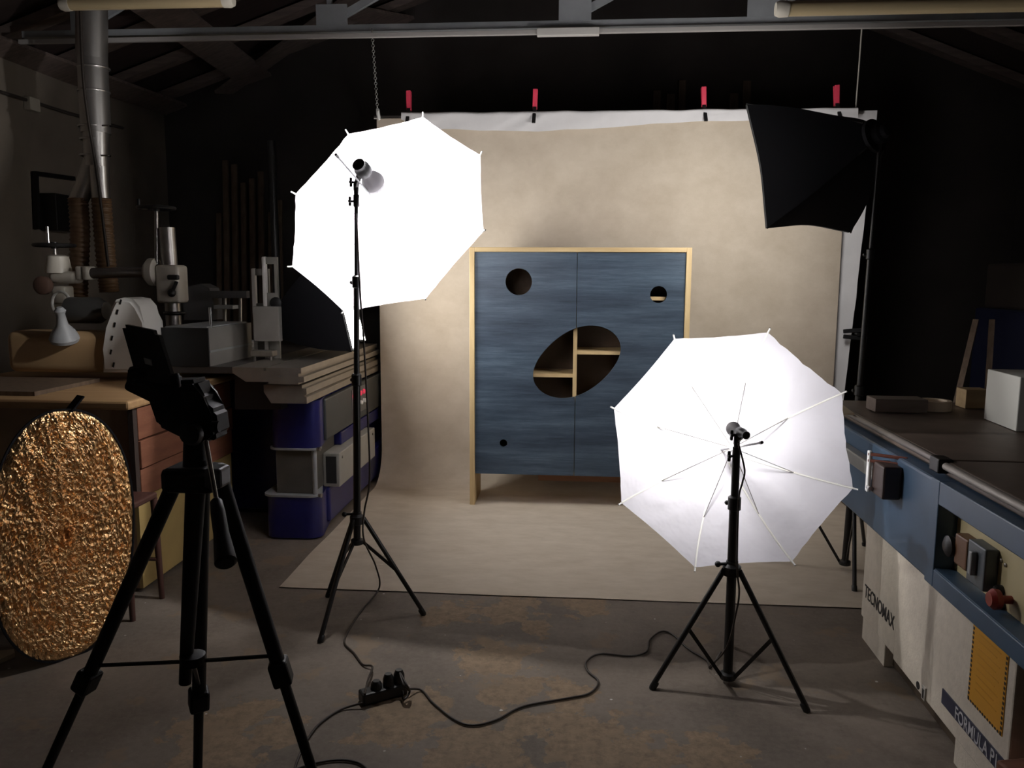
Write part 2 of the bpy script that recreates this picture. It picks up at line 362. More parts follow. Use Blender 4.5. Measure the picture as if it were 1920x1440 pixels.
def stand(label, base, hub_z, low_z, feet, brace_t, top, r_low, joints, hubtop=.06):
    base = Vector(base); t = thing('light_stand', label, 'stand', (base.x, base.y, 0), 'black lighting stands')
    top = Vector(top); colb = Vector((base.x, base.y, low_z)); rr = r_low
    zs = [low_z] + joints + [top.z]
    at = lambda z: colb.lerp(top, (z - low_z) / (top.z - low_z))
    for i in range(len(zs) - 1):
        MB().tube(at(zs[i]), at(zs[i + 1]), rr, n=16).build('pole_section', BLACKM, t, 40)
        if i < len(zs) - 2:
            j = MB().lathe(at(zs[i + 1] - .045), (0, 0, 1), [(rr, 0), (rr + .006, .004), (rr + .006, .05), (rr - .001, .056)], 16)
            j.build('pole_clamp', BLACK, t, 40)
            c = at(zs[i + 1] - .02)
            MB().tube(c, c + Vector((-.022, .012, 0)), .006, n=10).ball(c + Vector((-.025, .014, 0)), .009, 10).build('lock_knob', BLACK, t, 40)
        rr = max(rr - .0035, .006)
    hub = at(hub_z)
    h = MB().lathe(hub - Vector((0, 0, .03)), (0, 0, 1), [(r_low + .002, 0), (r_low + .016, .006), (r_low + .016, .04), (r_low + .004, .05), (r_low + .004, hubtop)], 18)
    h.build('collar', BLACK, t, 40)
    MB().tube(hub + Vector((0, 0, .02)), hub + Vector((-.05, -.01, .02)), .006, n=10).ball(hub + Vector((-.055, -.011, .02)), .012, 10).build('lock_knob', BLACK, t, 40)
    lowh = at(low_z + .015)
    MB().lathe(lowh - Vector((0, 0, .015)), (0, 0, 1), [(r_low + .001, 0), (r_low + .012, .005), (r_low + .012, .025), (r_low, .032)], 18).build('brace_hub', BLACK, t, 40)
    for f in feet:
        f = Vector((f[0], f[1], .008)); d = (f - hub); d.z = 0; d.normalize()
        a = hub + d * (r_low + .012); 
        lg = MB().tube(a, f, .0105, n=12).build('leg', BLACKM, t, 40)
        MB().lathe(f + Vector((0, 0, -.008)), (f - a) * -1, [(.011, -.002), (.0135, 0.004), (.0135, .03), (.011, .034)], 12).build('rubber_foot', BLACK, lg, 40)
        m = a.lerp(f, brace_t); b0 = lowh + d * (r_low + .008)
        MB().beam(b0, m, .014, .006, d.cross(Vector((0, 0, 1)))).build('brace', BLACKM, t)
    return t

def cam_axis(px, py, tilt, ix, iy):
    """unit vector: view ray through px,py tilted by tilt towards image direction ix,iy (y down)"""
    v = ray(px, py).normalized(); s = (CR * ix - CU * iy); s = (s - v * s.dot(v)).normalized()
    return (v * math.cos(tilt) + s * math.sin(tilt)).normalized()
def at_depth(px, py, d): return CAM + ray(px, py) * d
# --- left umbrella: octagon tips measured in the photo give its plane
def plane_dirs(axis, px, py, mx, my, ax, ay, semi, smin):
    v = ray(px, py).normalized()
    e1 = (CR * mx - CU * my); e1 = (e1 - axis * e1.dot(axis)).normalized()
    e2 = axis.cross(e1).normalized()
    n2 = (CR * (-my) - CU * mx)        # image direction perpendicular to the major one
    if e2.dot(n2) < 0: e2 = -e2
    ca = (ax * mx + ay * my) / semi; sa = (ax * -my + ay * mx) / smin; L_ = math.hypot(ca, sa); ca /= L_; sa /= L_
    return e1, e2, ca, sa
UR = 0.5
axL = cam_axis(722, 397, R(38.5), .651, .759)
cL = at_depth(722, 397.5, FPX * UR / 207)
e1, e2, ca, sa = plane_dirs(axL, 722, 397, -.759, .651, -67.2, -150.2, 207, 162)
A_ = e1 * ca + e2 * sa
e1b, e2b, cb_, sb_ = plane_dirs(axL, 722, 397, -.759, .651, 176.8, -103.4, 207, 162)
B_ = e1 * cb_ + e2 * sb_; B_ = (B_ - A_ * A_.dot(B_)).normalized()
umbrella('tall white umbrella, glowing all over, on stand beside the blue machine', cL, axL, A_, B_, UR, 0.19, 0.47, 0.006)
axR = cam_axis(1372, 840, R(13.6), -.983, .181)
cR = at_depth(1372.4, 840, FPX * UR / 232)
e1, e2, ca, sa = plane_dirs(axR, 1372, 840, -.181, -.983, -101.3, -209.2, 233, 226)
A_ = e1 * ca + e2 * sa
e1b, e2b, cb_, sb_ = plane_dirs(axR, 1372, 840, -.181, -.983, 202.7, -102.0, 233, 226)
B_ = e1 * cb_ + e2 * sb_; B_ = (B_ - A_ * A_.dot(B_)).normalized()
umbrella('low white umbrella with ribs showing, on stand beside the cream and blue machine', cR, axR, A_, B_, UR, 0.19, 0.44, 0.019)

LB = Vector((-0.975, 3.45, 0)); LT = dp(668, 362, 3.45)
stand('tall black light stand with raised column between blue machine and wardrobe', (LB.x, LB.y), .47, .345,
      [fl(600, 1205), fl(795, 1153), Vector((-1.19, 3.67, 0))], .55, LT, .0165, [1.12, 1.55])
lampL = lamp('grey bulb lamp in the tall glowing umbrella', dp(700, 342, 3.50), axL, .05, None, LT, BULB_L)
RB = fl(1364, 1279); RTp = dp(1381, 838, RB.y)
rdir = (RB - CAM); rdir.z = 0; rdir.normalize()
stand('short black light stand with wide legs beside the cream and blue machine', (RB.x, RB.y), fl(1373, 1066, 0).z + dp(1373, 1066, RB.y).z, .012,
      [fl(1222, 1292), fl(1514, 1335), RB + rdir * .33], .5, RTp, .0185, [dp(1378, 935, RB.y).z, ], .06)
bR = dp(1375, 804, RB.y + .06)
lampR = lamp('small dark bulb lamp in the low ribbed umbrella', bR, axR, .028, None, RTp, BULB_R, at_depth(1312, 772, 3.36) - bR)

# ================================================================== BACKDROP
def paper_material():
    m = bpy.data.materials.new('beige_backdrop'); m.use_nodes = True; nt = m.node_tree; N, L = nt.nodes, nt.links; b = N['Principled BSDF']
    b.inputs['Roughness'].default_value = 0.9; b.inputs['Specular IOR Level'].default_value = 0.15
    geo = N.new('ShaderNodeNewGeometry'); mp = N.new('ShaderNodeMapping'); mp.inputs['Scale'].default_value = (1.5, 3, 1.8); L.new(geo.outputs['Position'], mp.inputs[0])
    n = N.new('ShaderNodeTexNoise'); n.inputs['Scale'].default_value = 3.4; n.inputs['Detail'].default_value = 9; n.inputs['Roughness'].default_value = .65; L.new(mp.outputs[0], n.inputs['Vector'])
    r = N.new('ShaderNodeValToRGB'); r.color_ramp.elements[0].position = .3; r.color_ramp.elements[1].position = .72
    r.color_ramp.elements[0].color = (0.48, 0.41, 0.325, 1); r.color_ramp.elements[1].color = (0.585, 0.51, 0.42, 1)
    L.new(n.outputs[0], r.inputs[0]); L.new(r.outputs[0], b.inputs['Base Color'])
    n2 = N.new('ShaderNodeTexNoise'); n2.inputs['Scale'].default_value = 120; L.new(mp.outputs[0], n2.inputs['Vector'])
    bp = N.new('ShaderNodeBump'); bp.inputs['Strength'].default_value = .15; bp.inputs['Distance'].default_value = .003; L.new(n2.outputs[0], bp.inputs['Height']); L.new(bp.outputs[0], b.inputs['Normal'])
    return m
BY, BXL, BXR, BTOP, BFRONT = 5.95, -1.47, 1.88, 2.70, 3.755
def sheet(name, fn, nu, nv, material, th=0.0015, parent=None):
    bm = bmesh.new(); V = [[bm.verts.new(fn(i / nu, j / nv)) for j in range(nv + 1)] for i in range(nu + 1)]
    for i in range(nu):
        for j in range(nv): bm.faces.new((V[i][j], V[i + 1][j], V[i + 1][j + 1], V[i][j + 1]))
    bmesh.ops.recalc_face_normals(bm, faces=bm.faces)
    if th: bmesh.ops.solidify(bm, geom=bm.faces[:], thickness=th)
    mb = MB(); mb.bm.free(); mb.bm = bm
    return mb.build(name, material, parent, 60)
rad = .27; L1 = BTOP - rad; L2 = rad * math.pi / 2; L3 = BY - rad - BFRONT; LT_ = L1 + L2 + L3
def backdrop(u, v):
    s = v * LT_; x = BXL + (BXR - BXL) * u
    if s < L1: y, z = BY, BTOP - s
    elif s < L1 + L2: a = (s - L1) / rad; y, z = BY - rad + rad * math.cos(a), rad - rad * math.sin(a)
    else: y, z = BY - rad - (s - L1 - L2), 0.0
    hang = max(0, min(1, z / .5))
    y += hang * (.018 * noise.noise(Vector((x * 1.6, 0, z * .25))) + .006 * noise.noise(Vector((x * 6, 3, z * .5))))
    if z < .01 and v > .9: y += .012 * noise.noise(Vector((x * 1.5, 9, 0))); 
    zz = .004 + (.004 * max(0, noise.noise(Vector((x * 2, s * 2, 0)))) if z < .01 else 0)
    if z < .01 and u < .02: x -= .012 * noise.noise(Vector((s * 2, 4, 4)))
    return Vector((x, y, z + zz))
bd = sheet('photo_backdrop', backdrop, 90, 110, paper_material())
tag(bd, 'beige cloth photo backdrop hanging behind wardrobe and sweeping onto the floor', 'backdrop')
WCLOTH = mat('white_sheet', (0.80, 0.785, 0.80), 0.9, var=.06, bump=.25, bscale=7, spec=.1)
wc = thing('white_cloth', 'white cloth hung over the crossbar behind the beige backdrop', 'cloth', (0.35, 6.03, .55))
def wback(u, v):
    zt, zb = BTOP + .04, .55; z = zt + (zb - zt) * v
    xr = 2.10 - .12 * v; x = -1.30 + (xr + 1.30) * u
    return Vector((x, 6.03 + .03 * noise.noise(Vector((x * 2.5, 5, z * 1.2))) + .012 * noise.noise(Vector((x * 3, 1, z * 6))), z))
sheet('hanging_sheet', wback, 70, 40, WCLOTH, .0015, wc)
def flap(u, v):
    x = -1.28 + (1.93 + 1.28) * u
    px = [(-1.28, .02), (-1.1, .085), (-.3, .112), (.2, .09), (.7, .055), (1.2, .05), (1.6, .07), (1.95, .05)]
    dr = .05
    for (a, da), (c, dc) in zip(px, px[1:]):
        if a <= x <= c: dr = da + (dc - da) * (x - a) / (c - a)
    s = v
    if s < .25: ang = s / .25 * math.pi / 2; y = 5.985 + .045 * math.cos(math.pi / 2 - ang) * -1 + .045; z = BTOP + .04 + .0
    y = 6.02 - .10 * min(1, v / .3); z = BTOP + .042 - max(0, v - .25) / .75 * (dr + .035)
    fold = .008 * noise.noise(Vector((x * 9 - z * 14, 2, z * 5)))
    return Vector((x, y + fold - .012 * v, z + .006 * noise.noise(Vector((x * 5, 8, 0)))))
sheet('folded_flap', flap, 120, 14, WCLOTH, .0015, wc)
MB().tube((-1.5, 6.0, BTOP + .02), (1.99, 6.0, BTOP + .02), .014).build('backdrop_crossbar', STEEL, None, 40)
tag(bpy.data.objects['backdrop_crossbar'], 'thin steel crossbar carrying the backdrop cloths, hung from chain and cord', 'crossbar')
# spring clamps along the top
for px, py0, tilt, lb in ((765, 190, .00, 'red handled spring clamp beside the tall umbrella on backdrop top'), (1002, 190, -.03, 'red handled spring clamp on backdrop top above wardrobe'),
                      (1321, 190, .05, 'red handled spring clamp on backdrop top beside the black softbox'), (1571, 190, .06, 'red handled spring clamp on crossbar end behind the black softbox')):
    o = dp(px, 215, 5.93); o.y = 5.99; o.z = BTOP + .045
    c = thing('spring_clamp', lb, 'clamp', o, 'red handled clamps on the crossbar')
    rot = Matrix.Rotation(-tilt, 3, 'Y')
    rv = lambda x, y, z: o + rot @ Vector((x, y, z))
    for s in (-1, 1):
        MB().beam(rv(0, (-.112 if s < 0 else .02), -.095), rv(0, s * .014 - .02, .03), .010, .026, Vector((1, 0, 0)), .003).build('jaw', BLACK, c)
        MB().beam(rv(0, s * .010 - .02, .015), rv(0, s * .018 - .02, .155), .012, .034, Vector((1, 0, 0)), .004).build('handle', RED, c)
    MB().tube(rv(-.013, -.02, .012), rv(.013, -.02, .012), .007, n=12).build('pivot', STEEL, c, 40)
o = dp(1598, 626, 5.98)
c = thing('spring_clamp', 'black spring clamp gripping the side edge of the white cloth', 'clamp', o, None)
for s in (-1, 1):
    MB().beam(o + Vector((-.07, -.02 + s * .004, .018 * s)), o + Vector((.10, -.02, .034 * s)), .03, .014, Vector((0, 1, 0)), .004).build('jaw', BLACK, c)
MB().tube(o + Vector((.03, -.045, 0)), o + Vector((.03, .01, 0)), .012, n=12).build('pivot', BLACKM, c, 40)

# ================================================================== WARDROBE
CX0, CX1, CY, CD, CH = -0.705, 0.745, 5.31, 0.36, 1.755
cab = thing('wardrobe', 'wardrobe with blue stained doors, round cut-outs and pale oak frame', 'wardrobe', ((CX0 + CX1) / 2, CY + CD / 2, 0))
fw = .034
MB().bx(CX0, CX0 + fw, CY, CY + CD, .006, CH, .002).build('side_panel', OAKV, cab)
MB().bx(CX1 - fw, CX1, CY, CY + CD, .006, CH, .002).build('side_panel', OAKV, cab)
MB().bx(CX0 + fw, CX1 - fw, CY, CY + CD, CH - .03, CH, .002).build('top_panel', OAK, cab)
MB().bx(CX0 + fw, CX1 - fw, CY + .04, CY + CD, .22, .245).build('bottom_panel', OAK, cab)
MB().bx(CX0 + fw, CX1 - fw, CY + CD - .012, CY + CD, .245, CH - .03).build('back_panel', mat('dark_back_panel', (.10, .065, .04), .7, var=.2), cab)
MB().bx(-.25, .35, CY + CD - .05, CY + CD - .025, .11, .22).build('rear_rail', wood('reddish_rail', (.30, .15, .08), (.22, .10, .05)), cab)
def blue_stain():
    m = bpy.data.materials.new('blue_stained_oak'); m.use_nodes = True; nt = m.node_tree; N, L = nt.nodes, nt.links; b = N['Principled BSDF']
    b.inputs['Roughness'].default_value = .45
    geo = N.new('ShaderNodeNewGeometry')
    def nz(sc, scale, det=8, ro=.6):
        mp = N.new('ShaderNodeMapping'); mp.inputs['Scale'].default_value = sc; L.new(geo.outputs['Position'], mp.inputs[0])
        n = N.new('ShaderNodeTexNoise'); n.inputs['Scale'].default_value = scale; n.inputs['Detail'].default_value = det; n.inputs['Roughness'].default_value = ro
        L.new(mp.outputs[0], n.inputs['Vector']); return n.outputs[0]
    r = N.new('ShaderNodeValToRGB'); e = r.color_ramp.elements
    e[0].position = .32; e[0].color = (.020, .043, .072, 1); e[1].position = .72; e[1].color = (.092, .135, .190, 1)
    L.new(nz((2.2, 1, 42), 1.6, 12, .8), r.inputs[0])
    r2 = N.new('ShaderNodeValToRGB'); r2.color_ramp.elements[0].position = .38; r2.color_ramp.elements[1].position = .66
    r2.color_ramp.elements[0].color = (.55, .55, .58, 1); r2.color_ramp.elements[1].color = (1.15, 1.1, 1.05, 1)
    L.new(nz((.7, 1, 5), 1.5, 4), r2.inputs[0])
    mx = N.new('ShaderNodeMix'); mx.data_type = 'RGBA'; mx.blend_type = 'MULTIPLY'; mx.inputs[0].default_value = 1
    L.new(r.outputs[0], mx.inputs[6]); L.new(r2.outputs[0], mx.inputs[7]); L.new(mx.outputs[2], b.inputs['Base Color'])
    bp = N.new('ShaderNodeBump'); bp.inputs['Strength'].default_value = .12; bp.inputs['Distance'].default_value = .004
    L.new(nz((2, 1, 60), 3, 6), bp.inputs['Height']); L.new(bp.outputs[0], b.inputs['Normal'])
    return m
BSTAIN = blue_stain()
circ = lambda x, z, r, n=40: [(x + r * math.cos(k * 2 * math.pi / n), z + r * math.sin(k * 2 * math.pi / n)) for k in range(n)]
seam = 0.006; dz0, dz1 = .225, CH - .032; ex, ez, ea, eb, et = 0.012, 1.000, .315, .205, R(30)
def ell(t):
    # egg shape: slightly blunter towards the upper right
    k = 1.0 + .06 * math.sin(t * 2)
    x, z = ea * math.cos(t), eb * k * math.sin(t)
    return ex + x * math.cos(et) - z * math.sin(et), ez + x * math.sin(et) + z * math.cos(et)
EP = [ell(k * 2 * math.pi / 240) for k in range(240)]
gl, gr = seam - .002, seam + .002
def half(side):
    g = gl if side < 0 else gr
    ins = [p for p in EP if (p[0] < g if side < 0 else p[0] > g)]
    # order the arc from the upper to the lower seam crossing
    k0 = next(i for i in range(240) if ((EP[i][0] < g) if side < 0 else (EP[i][0] > g)) and not ((EP[i - 1][0] < g) if side < 0 else (EP[i - 1][0] > g)))
    arc = []; i = k0
    while ((EP[i % 240][0] < g) if side < 0 else (EP[i % 240][0] > g)): arc.append(EP[i % 240]); i += 1
    if arc[0][1] < arc[-1][1]: arc.reverse()
    return g, arc
g, arc = half(-1)
oL = [(CX0 + fw + .002, dz0), (CX0 + fw + .002, dz1), (g, dz1), (g, arc[0][1])] + arc + [(g, arc[-1][1]), (g, dz0)]
dl = link_mesh('door', holed_plate(oL, [circ(-.378, 1.53, .088), circ(-.475, .44, .026)], CY + .012, CY + .032), BSTAIN, cab, (0, 0, 0))
g, arc = half(1)
oR = [(CX1 - fw - .002, dz0), (CX1 - fw - .002, dz1), (g, dz1), (g, arc[0][1])] + arc + [(g, arc[-1][1]), (g, dz0)]
dr_ = link_mesh('door', holed_plate(oR, [circ(.54, 1.452, .055)], CY + .012, CY + .032), BSTAIN, cab, (0, 0, 0))
MB().bx(-.012, .014, CY + .042, CY + CD - .012, .245, CH - .03).build('divider', OAKV, cab)
DARKIN = OAK
for x0, x1, z in ((CX0 + fw, -.012, 1.425), (.014, CX1 - fw, 1.425), (CX0 + fw, -.012, .905), (.014, CX1 - fw, 1.062), (CX0 + fw, -.012, .60), (.014, CX1 - fw, .72)):
    MB().bx(x0, x1, CY + .045, CY + CD - .012, z - .012, z + .012).build('shelf', OAK, cab)

# ================================================================== SOFTBOXES
def softbox(label, apex, c00, wv, hv, strength, stand_pt, lampname):
    """c00: lower left front corner, wv/hv: width and height vectors"""
    t = thing('softbox', label, 'softbox', apex, 'black softboxes')
    P = [c00, c00 + wv, c00 + wv + hv, c00 + hv]; ctr = c00 + (wv + hv) / 2; n = (ctr - apex).normalized()
    s, tt, a = wv.normalized(), hv.normalized(), n
    inner = [apex + s * i * .06 + tt * j * .06 for i, j in ((-1, -1), (1, -1), (1, 1), (-1, 1))]
    for k in range(4):
        a0, a1, b0, b1 = P[k], P[(k + 1) % 4], inner[k], inner[(k + 1) % 4]
        bm = bmesh.new(); nn = 12; V = []
        for i in range(nn + 1):
            row = []
            for j in range(nn + 1):
                u, v = i / nn, j / nn; p = (b0.lerp(b1, u)).lerp(a0.lerp(a1, u), v)
                cen = apex.lerp(ctr, v); bul = math.sin(v * math.pi) * .035 - math.sin(u * math.pi) * .03 * v
                p = p + (p - cen).normalized() * bul
                row.append(bm.verts.new(p))
            V.append(row)
        for i in range(nn):
            for j in range(nn): bm.faces.new((V[i][j], V[i + 1][j], V[i + 1][j + 1], V[i][j + 1]))
        bmesh.ops.recalc_face_normals(bm, faces=bm.faces); bmesh.ops.solidify(bm, geom=bm.faces[:], thickness=.002)
        mb = MB(); mb.bm.free(); mb.bm = bm; mb.build('fabric_panel', FABBLACK, t, 60)
    lip = [p + (p - ctr) * 0.0 for p in P]
    for k in range(4):
        bm = bmesh.new(); nn = 12; rows = []
        for i in range(nn + 1):
            p = lip[k].lerp(lip[(k + 1) % 4], i / nn); p = p + (ctr - p).normalized() * math.sin(i / nn * math.pi) * .03
            rows.append((bm.verts.new(p), bm.verts.new(p + n * .012)))
        for i in range(nn): bm.faces.new((rows[i][0], rows[i + 1][0], rows[i + 1][1], rows[i][1]))
        bmesh.ops.solidify(bm, geom=bm.faces[:], thickness=.003)
        mb = MB(); mb.bm.free(); mb.bm = bm; mb.build('front_hem', mat('grey_hem', (.12, .12, .12), .9), t, 60)
        MB().sweep([inner[k].lerp(P[k], q / 8) + (P[k] - ctr).normalized() * .006 for q in range(9)], .004, 6).build('rod', BLACKM, t, 60)
    bm = bmesh.new(); nn = 14; V = []
    for i in range(nn + 1):
        row = []
        for j in range(nn + 1):
            u, v = i / nn, j / nn; p = P[0].lerp(P[1], u).lerp(P[3].lerp(P[2], u), v)
            p = p + (ctr - p) * (.015 + .1 * (max(math.sin(u * math.pi) * (abs(v - .5) * 2) ** 6, math.sin(v * math.pi) * (abs(u - .5) * 2) ** 6)))
            row.append(bm.verts.new(p + n * .008))
        V.append(row)
    for i in range(nn):
        for j in range(nn): bm.faces.new((V[i][j], V[i + 1][j], V[i + 1][j + 1], V[i][j + 1]))
    mb = MB(); mb.bm.free(); mb.bm = bm; mb.build('lit_diffuser', emitter('lit_diffuser', (1, .97, .93), strength), t, 60)
    MB().lathe(apex - n * .02, n, [(.07, 0), (.085, .004), (.085, .022), (.07, .03)], 24).build('speed_ring', FABBLACK, t, 40)
    MB().lathe(apex - n * .02, -n, [(.05, 0), (.05, .03), (.035, .04), (.03, .06), (.02, .065)], 20).build('lamp_socket', FABBLACK, t, 40)
    return t, n
apR = dp(1637, 256, 4.25)
ya, pi_ = R(-35.6), R(-15.0)
aR = Vector((math.sin(ya) * math.cos(pi_), math.cos(ya) * math.cos(pi_), math.sin(pi_)))
rt = aR.cross(Vector((0, 0, 1))).normalized(); up = rt.cross(aR)
SW = .675; ctr = apR + aR * .45
softbox('black softbox seen from behind, high on stand above cream and blue machine', apR, ctr - rt * SW / 2 - up * SW / 2, rt * SW, up * SW, SOFT_R, None, None)
SB = Vector((1.465, 4.27, 0)); STOP = apR + Vector((.01, -.0, -.03)) - aR * .03
stand('tall black stand carrying the softbox behind cream and blue machine', (SB.x, SB.y), .60, .03,
      [SB + Vector((-.46, .10, 0)), fl(1602, 1110), SB + Vector((.25, .42, 0))], .42, STOP, .0175, [1.0, 1.7])
B0 = dp(659, 658, 4.70); upL = Vector((-.23, -.02, .97)).normalized(); wdL = Vector((-.13, 1, .02)).normalized()
upL = (upL - wdL * upL.dot(wdL)).normalized()
nL = upL.cross(wdL).normalized(); nL = nL if nL.x > 0 else -nL
SL = .6; cLs = B0 + upL * SL / 2 + wdL * SL / 2
softbox('black softbox with lit white front resting on the blue machine table', cLs - nL * .46 + Vector((0, 0, -.06)), B0, wdL * SL, upL * SL, SOFT_L, None, None)

# ================================================================== BLUE MACHINE (left)
bmx = thing('woodworking_machine', 'dark blue woodworking machine with aluminium sliding table and open grey door', 'machine', (-1.95, 5.4, 0))
MB().bx(-2.75, -1.56, 4.98, 6.4, .03, .88, .02).build('body', BLUE, bmx)
MB().bx(-2.72, -1.62, 5.02, 6.35, 0, .03).build('plinth', BLACKM, bmx)
def rounded(x0, x1, y0, y1, z0, z1, r):
    pts = []
    for cx, cy, a0 in ((x1 - r, y0 + r, -90), (x1 - r, y1 - .01, 0), (x0 + .01, y1 - .01, 90), (x0 + r, y0 + r, 180)):
        rr = r if cy < (y0 + y1) / 2 else .01
        for k in range(7): a = R(a0 + k * 15); pts.append(Vector((cx + rr * math.cos(a), cy + rr * math.sin(a), z0)))
    return pts
def rbox(x0, x1, y0, y1, z0, z1, r): return MB().prism(rounded(x0, x1, y0, y1, z0, z1, r), (0, 0, z1 - z0))
rbox(-1.83, -1.495, 4.49, 4.99, 0.01, .262, .075).build('lower_corner_casing', BLUE, bmx, 30)
rbox(-1.79, -1.495, 4.50, 4.99, .555, .835, .075).build('upper_corner_casing', BLUE, bmx, 30)
rbox(-1.84, -1.49, 4.48, 4.75, .262, .274, .07).build('flange', GREYM, bmx, 30)
rbox(-1.80, -1.49, 4.49, 4.75, .543, .555, .07).build('flange', GREYM, bmx, 30)
MB().bx(-1.76, -1.545, 4.53, 4.98, .274, .543).build('recess_panel', mat('grey_recess', (.09, .082, .07), .6, var=.2), bmx)
MB().tube((-1.525, 4.525, .274), (-1.525, 4.525, .543), .014).build('hinge_post', GREYM, bmx, 40)
for z in (.268, .549): MB().tube((-1.503, 4.52, z), (-1.485, 4.515, z), .012).build('hinge_bolt', STEEL, bmx, 40)
MB().bx(-1.57, -1.50, 4.72, 6.35, .04, .262, .015).build('skirt_panel', BLUE, bmx)
MB().bx(-1.57, -1.50, 4.99, 6.35, .475, .56, .008).build('blue_band', BLUE, bmx)
dr = MB(); dr.bx(-1.545, -1.44, 4.74, 5.62, .262, .475, .006); d1 = dr.build('open_door', mat('grey_door', (.32, .31, .28), .5, var=.1), bmx)
MB().bx(-1.525, -1.46, 4.735, 4.742, .285, .455).build('door_opening', BLACK, d1)
for yy in (4.80, 5.55): MB().tube((-1.441, yy, .44), (-1.434, yy, .44), .008, n=12).build('door_screw', STEEL, d1, 40)
MB().bx(-1.53, -1.492, 4.66, 6.3, .572, .825, .008).build('control_panel', mat('dark_grey_panel', (.055, .06, .06), .5, var=.2), bmx)
MB().bx(-1.493, -1.488, 5.22, 5.62, .62, .80, .002).build('switch_plate', mat('switch_plate', (.12, .12, .12), .5), bmx)
for k in range(4):
    MB().lathe((-1.488, 5.25 + k * .085, .755 + .0 * k), (1, 0, 0), [(.018, 0), (.018, .006), (.014, .012)], 16).build('indicator_lamp', mat('red_indicator', (.7, .05, .1), .4, emit=((1, .05, .12), .35)), bmx, 40)
for k in range(3):
    MB().lathe((-1.488, 5.30 + k * .10, .690), (1, 0, 0), [(.017, 0), (.015, .02), (.009, .024)], 16).build('switch_knob', PLASTICW, bmx, 40)
# sliding table: a grooved extrusion along Y
prof = [(-1.905, 1.052), (-1.725, 1.052), (-1.725, 1.034), (-1.712, 1.034), (-1.712, 1.052), (-1.512, 1.052), (-1.512, 1.022), (-1.528, 1.022), (-1.528, 1.004), (-1.497, 1.004), (-1.497, .972),
        (-1.53, .972), (-1.53, .960), (-1.70, .960), (-1.70, .972), (-1.83, .972), (-1.905, 1.02)]
st = MB().prism([(x, 4.30, z) for x, z in prof], (0, 1.72, 0)).build('sliding_table', ALU, bmx)
prof2 = [(-1.74, .952), (-1.52, .952), (-1.52, .935), (-1.495, .935), (-1.495, .90), (-1.51, .892), (-1.495, .884), (-1.495, .848), (-1.70, .848), (-1.74, .91)]
MB().prism([(x, 4.33, z) for x, z in prof2], (0, 1.70, 0)).build('table_carrier', ALU, bmx)
MB().tube((-1.63, 4.30, 1.005), (-1.63, 4.292, 1.005), .008).build('end_bolt', STEEL, st, 40)
MB().bx(-2.9, -1.92, 5.06, 6.4, 1.0, 1.04, .006).bx(-2.36, -1.92, 4.42, 5.058, 1.0, 1.04, .004).build('iron_table', mat('cast_iron', (.12, .11, .105), .45, .6, var=.25), bmx)
MB().bx(-2.7, -1.95, 5.02, 6.3, .86, 1.0).build('table_support', BLACKM, bmx)
cp = [(470, 690), (520, 695), (543, 720), (548, 745), (548, 765), (470, 765)]
MB().prism([dp(x, y, 4.40) for x, y in ((440, 688), (478, 690), (502, 705), (522, 735), (528, 768), (440, 768))], (0, .5, 0)).build('bellows_cover', BLACK, bmx)

def on_table(px, py, Y): return dp(px, py, Y)
# fence on the table: grey aluminium box profile
fn = thing('machine_fence', 'grey aluminium box fence with ribbed side lying on the blue machine', 'fence', (-2.25, 4.7, 1.04))
f0, f1 = dp(394, 680, 4.42), dp(470, 660, 5.0)
z0, z1 = 1.041, dp(394, 615, 4.42).z
fa = Vector((f0.x, 4.42, 0)); fb = Vector((dp(472, 640, 5.0).x, 5.0, 0)); dv = (fb - fa).normalized(); nv = Vector((-dv.y, dv.x, 0))
fm = MB(); q = [fa, fb, fb + nv * .10, fa + nv * .10]; fm.prism([p + Vector((0, 0, z0)) for p in q], (0, 0, z1 - z0)); fm.build('fence_body', mat('fence_grey', (.30, .29, .27), .45, .3, var=.15), fn)
MB().beam(fa + Vector((0, 0, z0 + .085)) - nv * .002, fb + Vector((0, 0, z0 + .085)) - nv * .002, .006, .012).build('ridge', GREYM, fn)
MB().prism([p + Vector((0, 0, z0)) for p in (fa - dv * .012, fa, fa + nv * .30, fa + nv * .30 - dv * .012)], (0, 0, z1 - z0 + .0)).build('end_plate', BLACK, fn)
MB().bx(fa.x - .27, fa.x - .02, 4.44, 5.0, z1 - .006, z1 + .006, .002).build('top_plate', GREYM, fn)
MB().tube((dp(395, 605, 4.5).x, 4.5, z1), (dp(395, 605, 4.5).x, 4.5, z1 + .115), .009).build('stop_rod', CHROME, fn, 40)
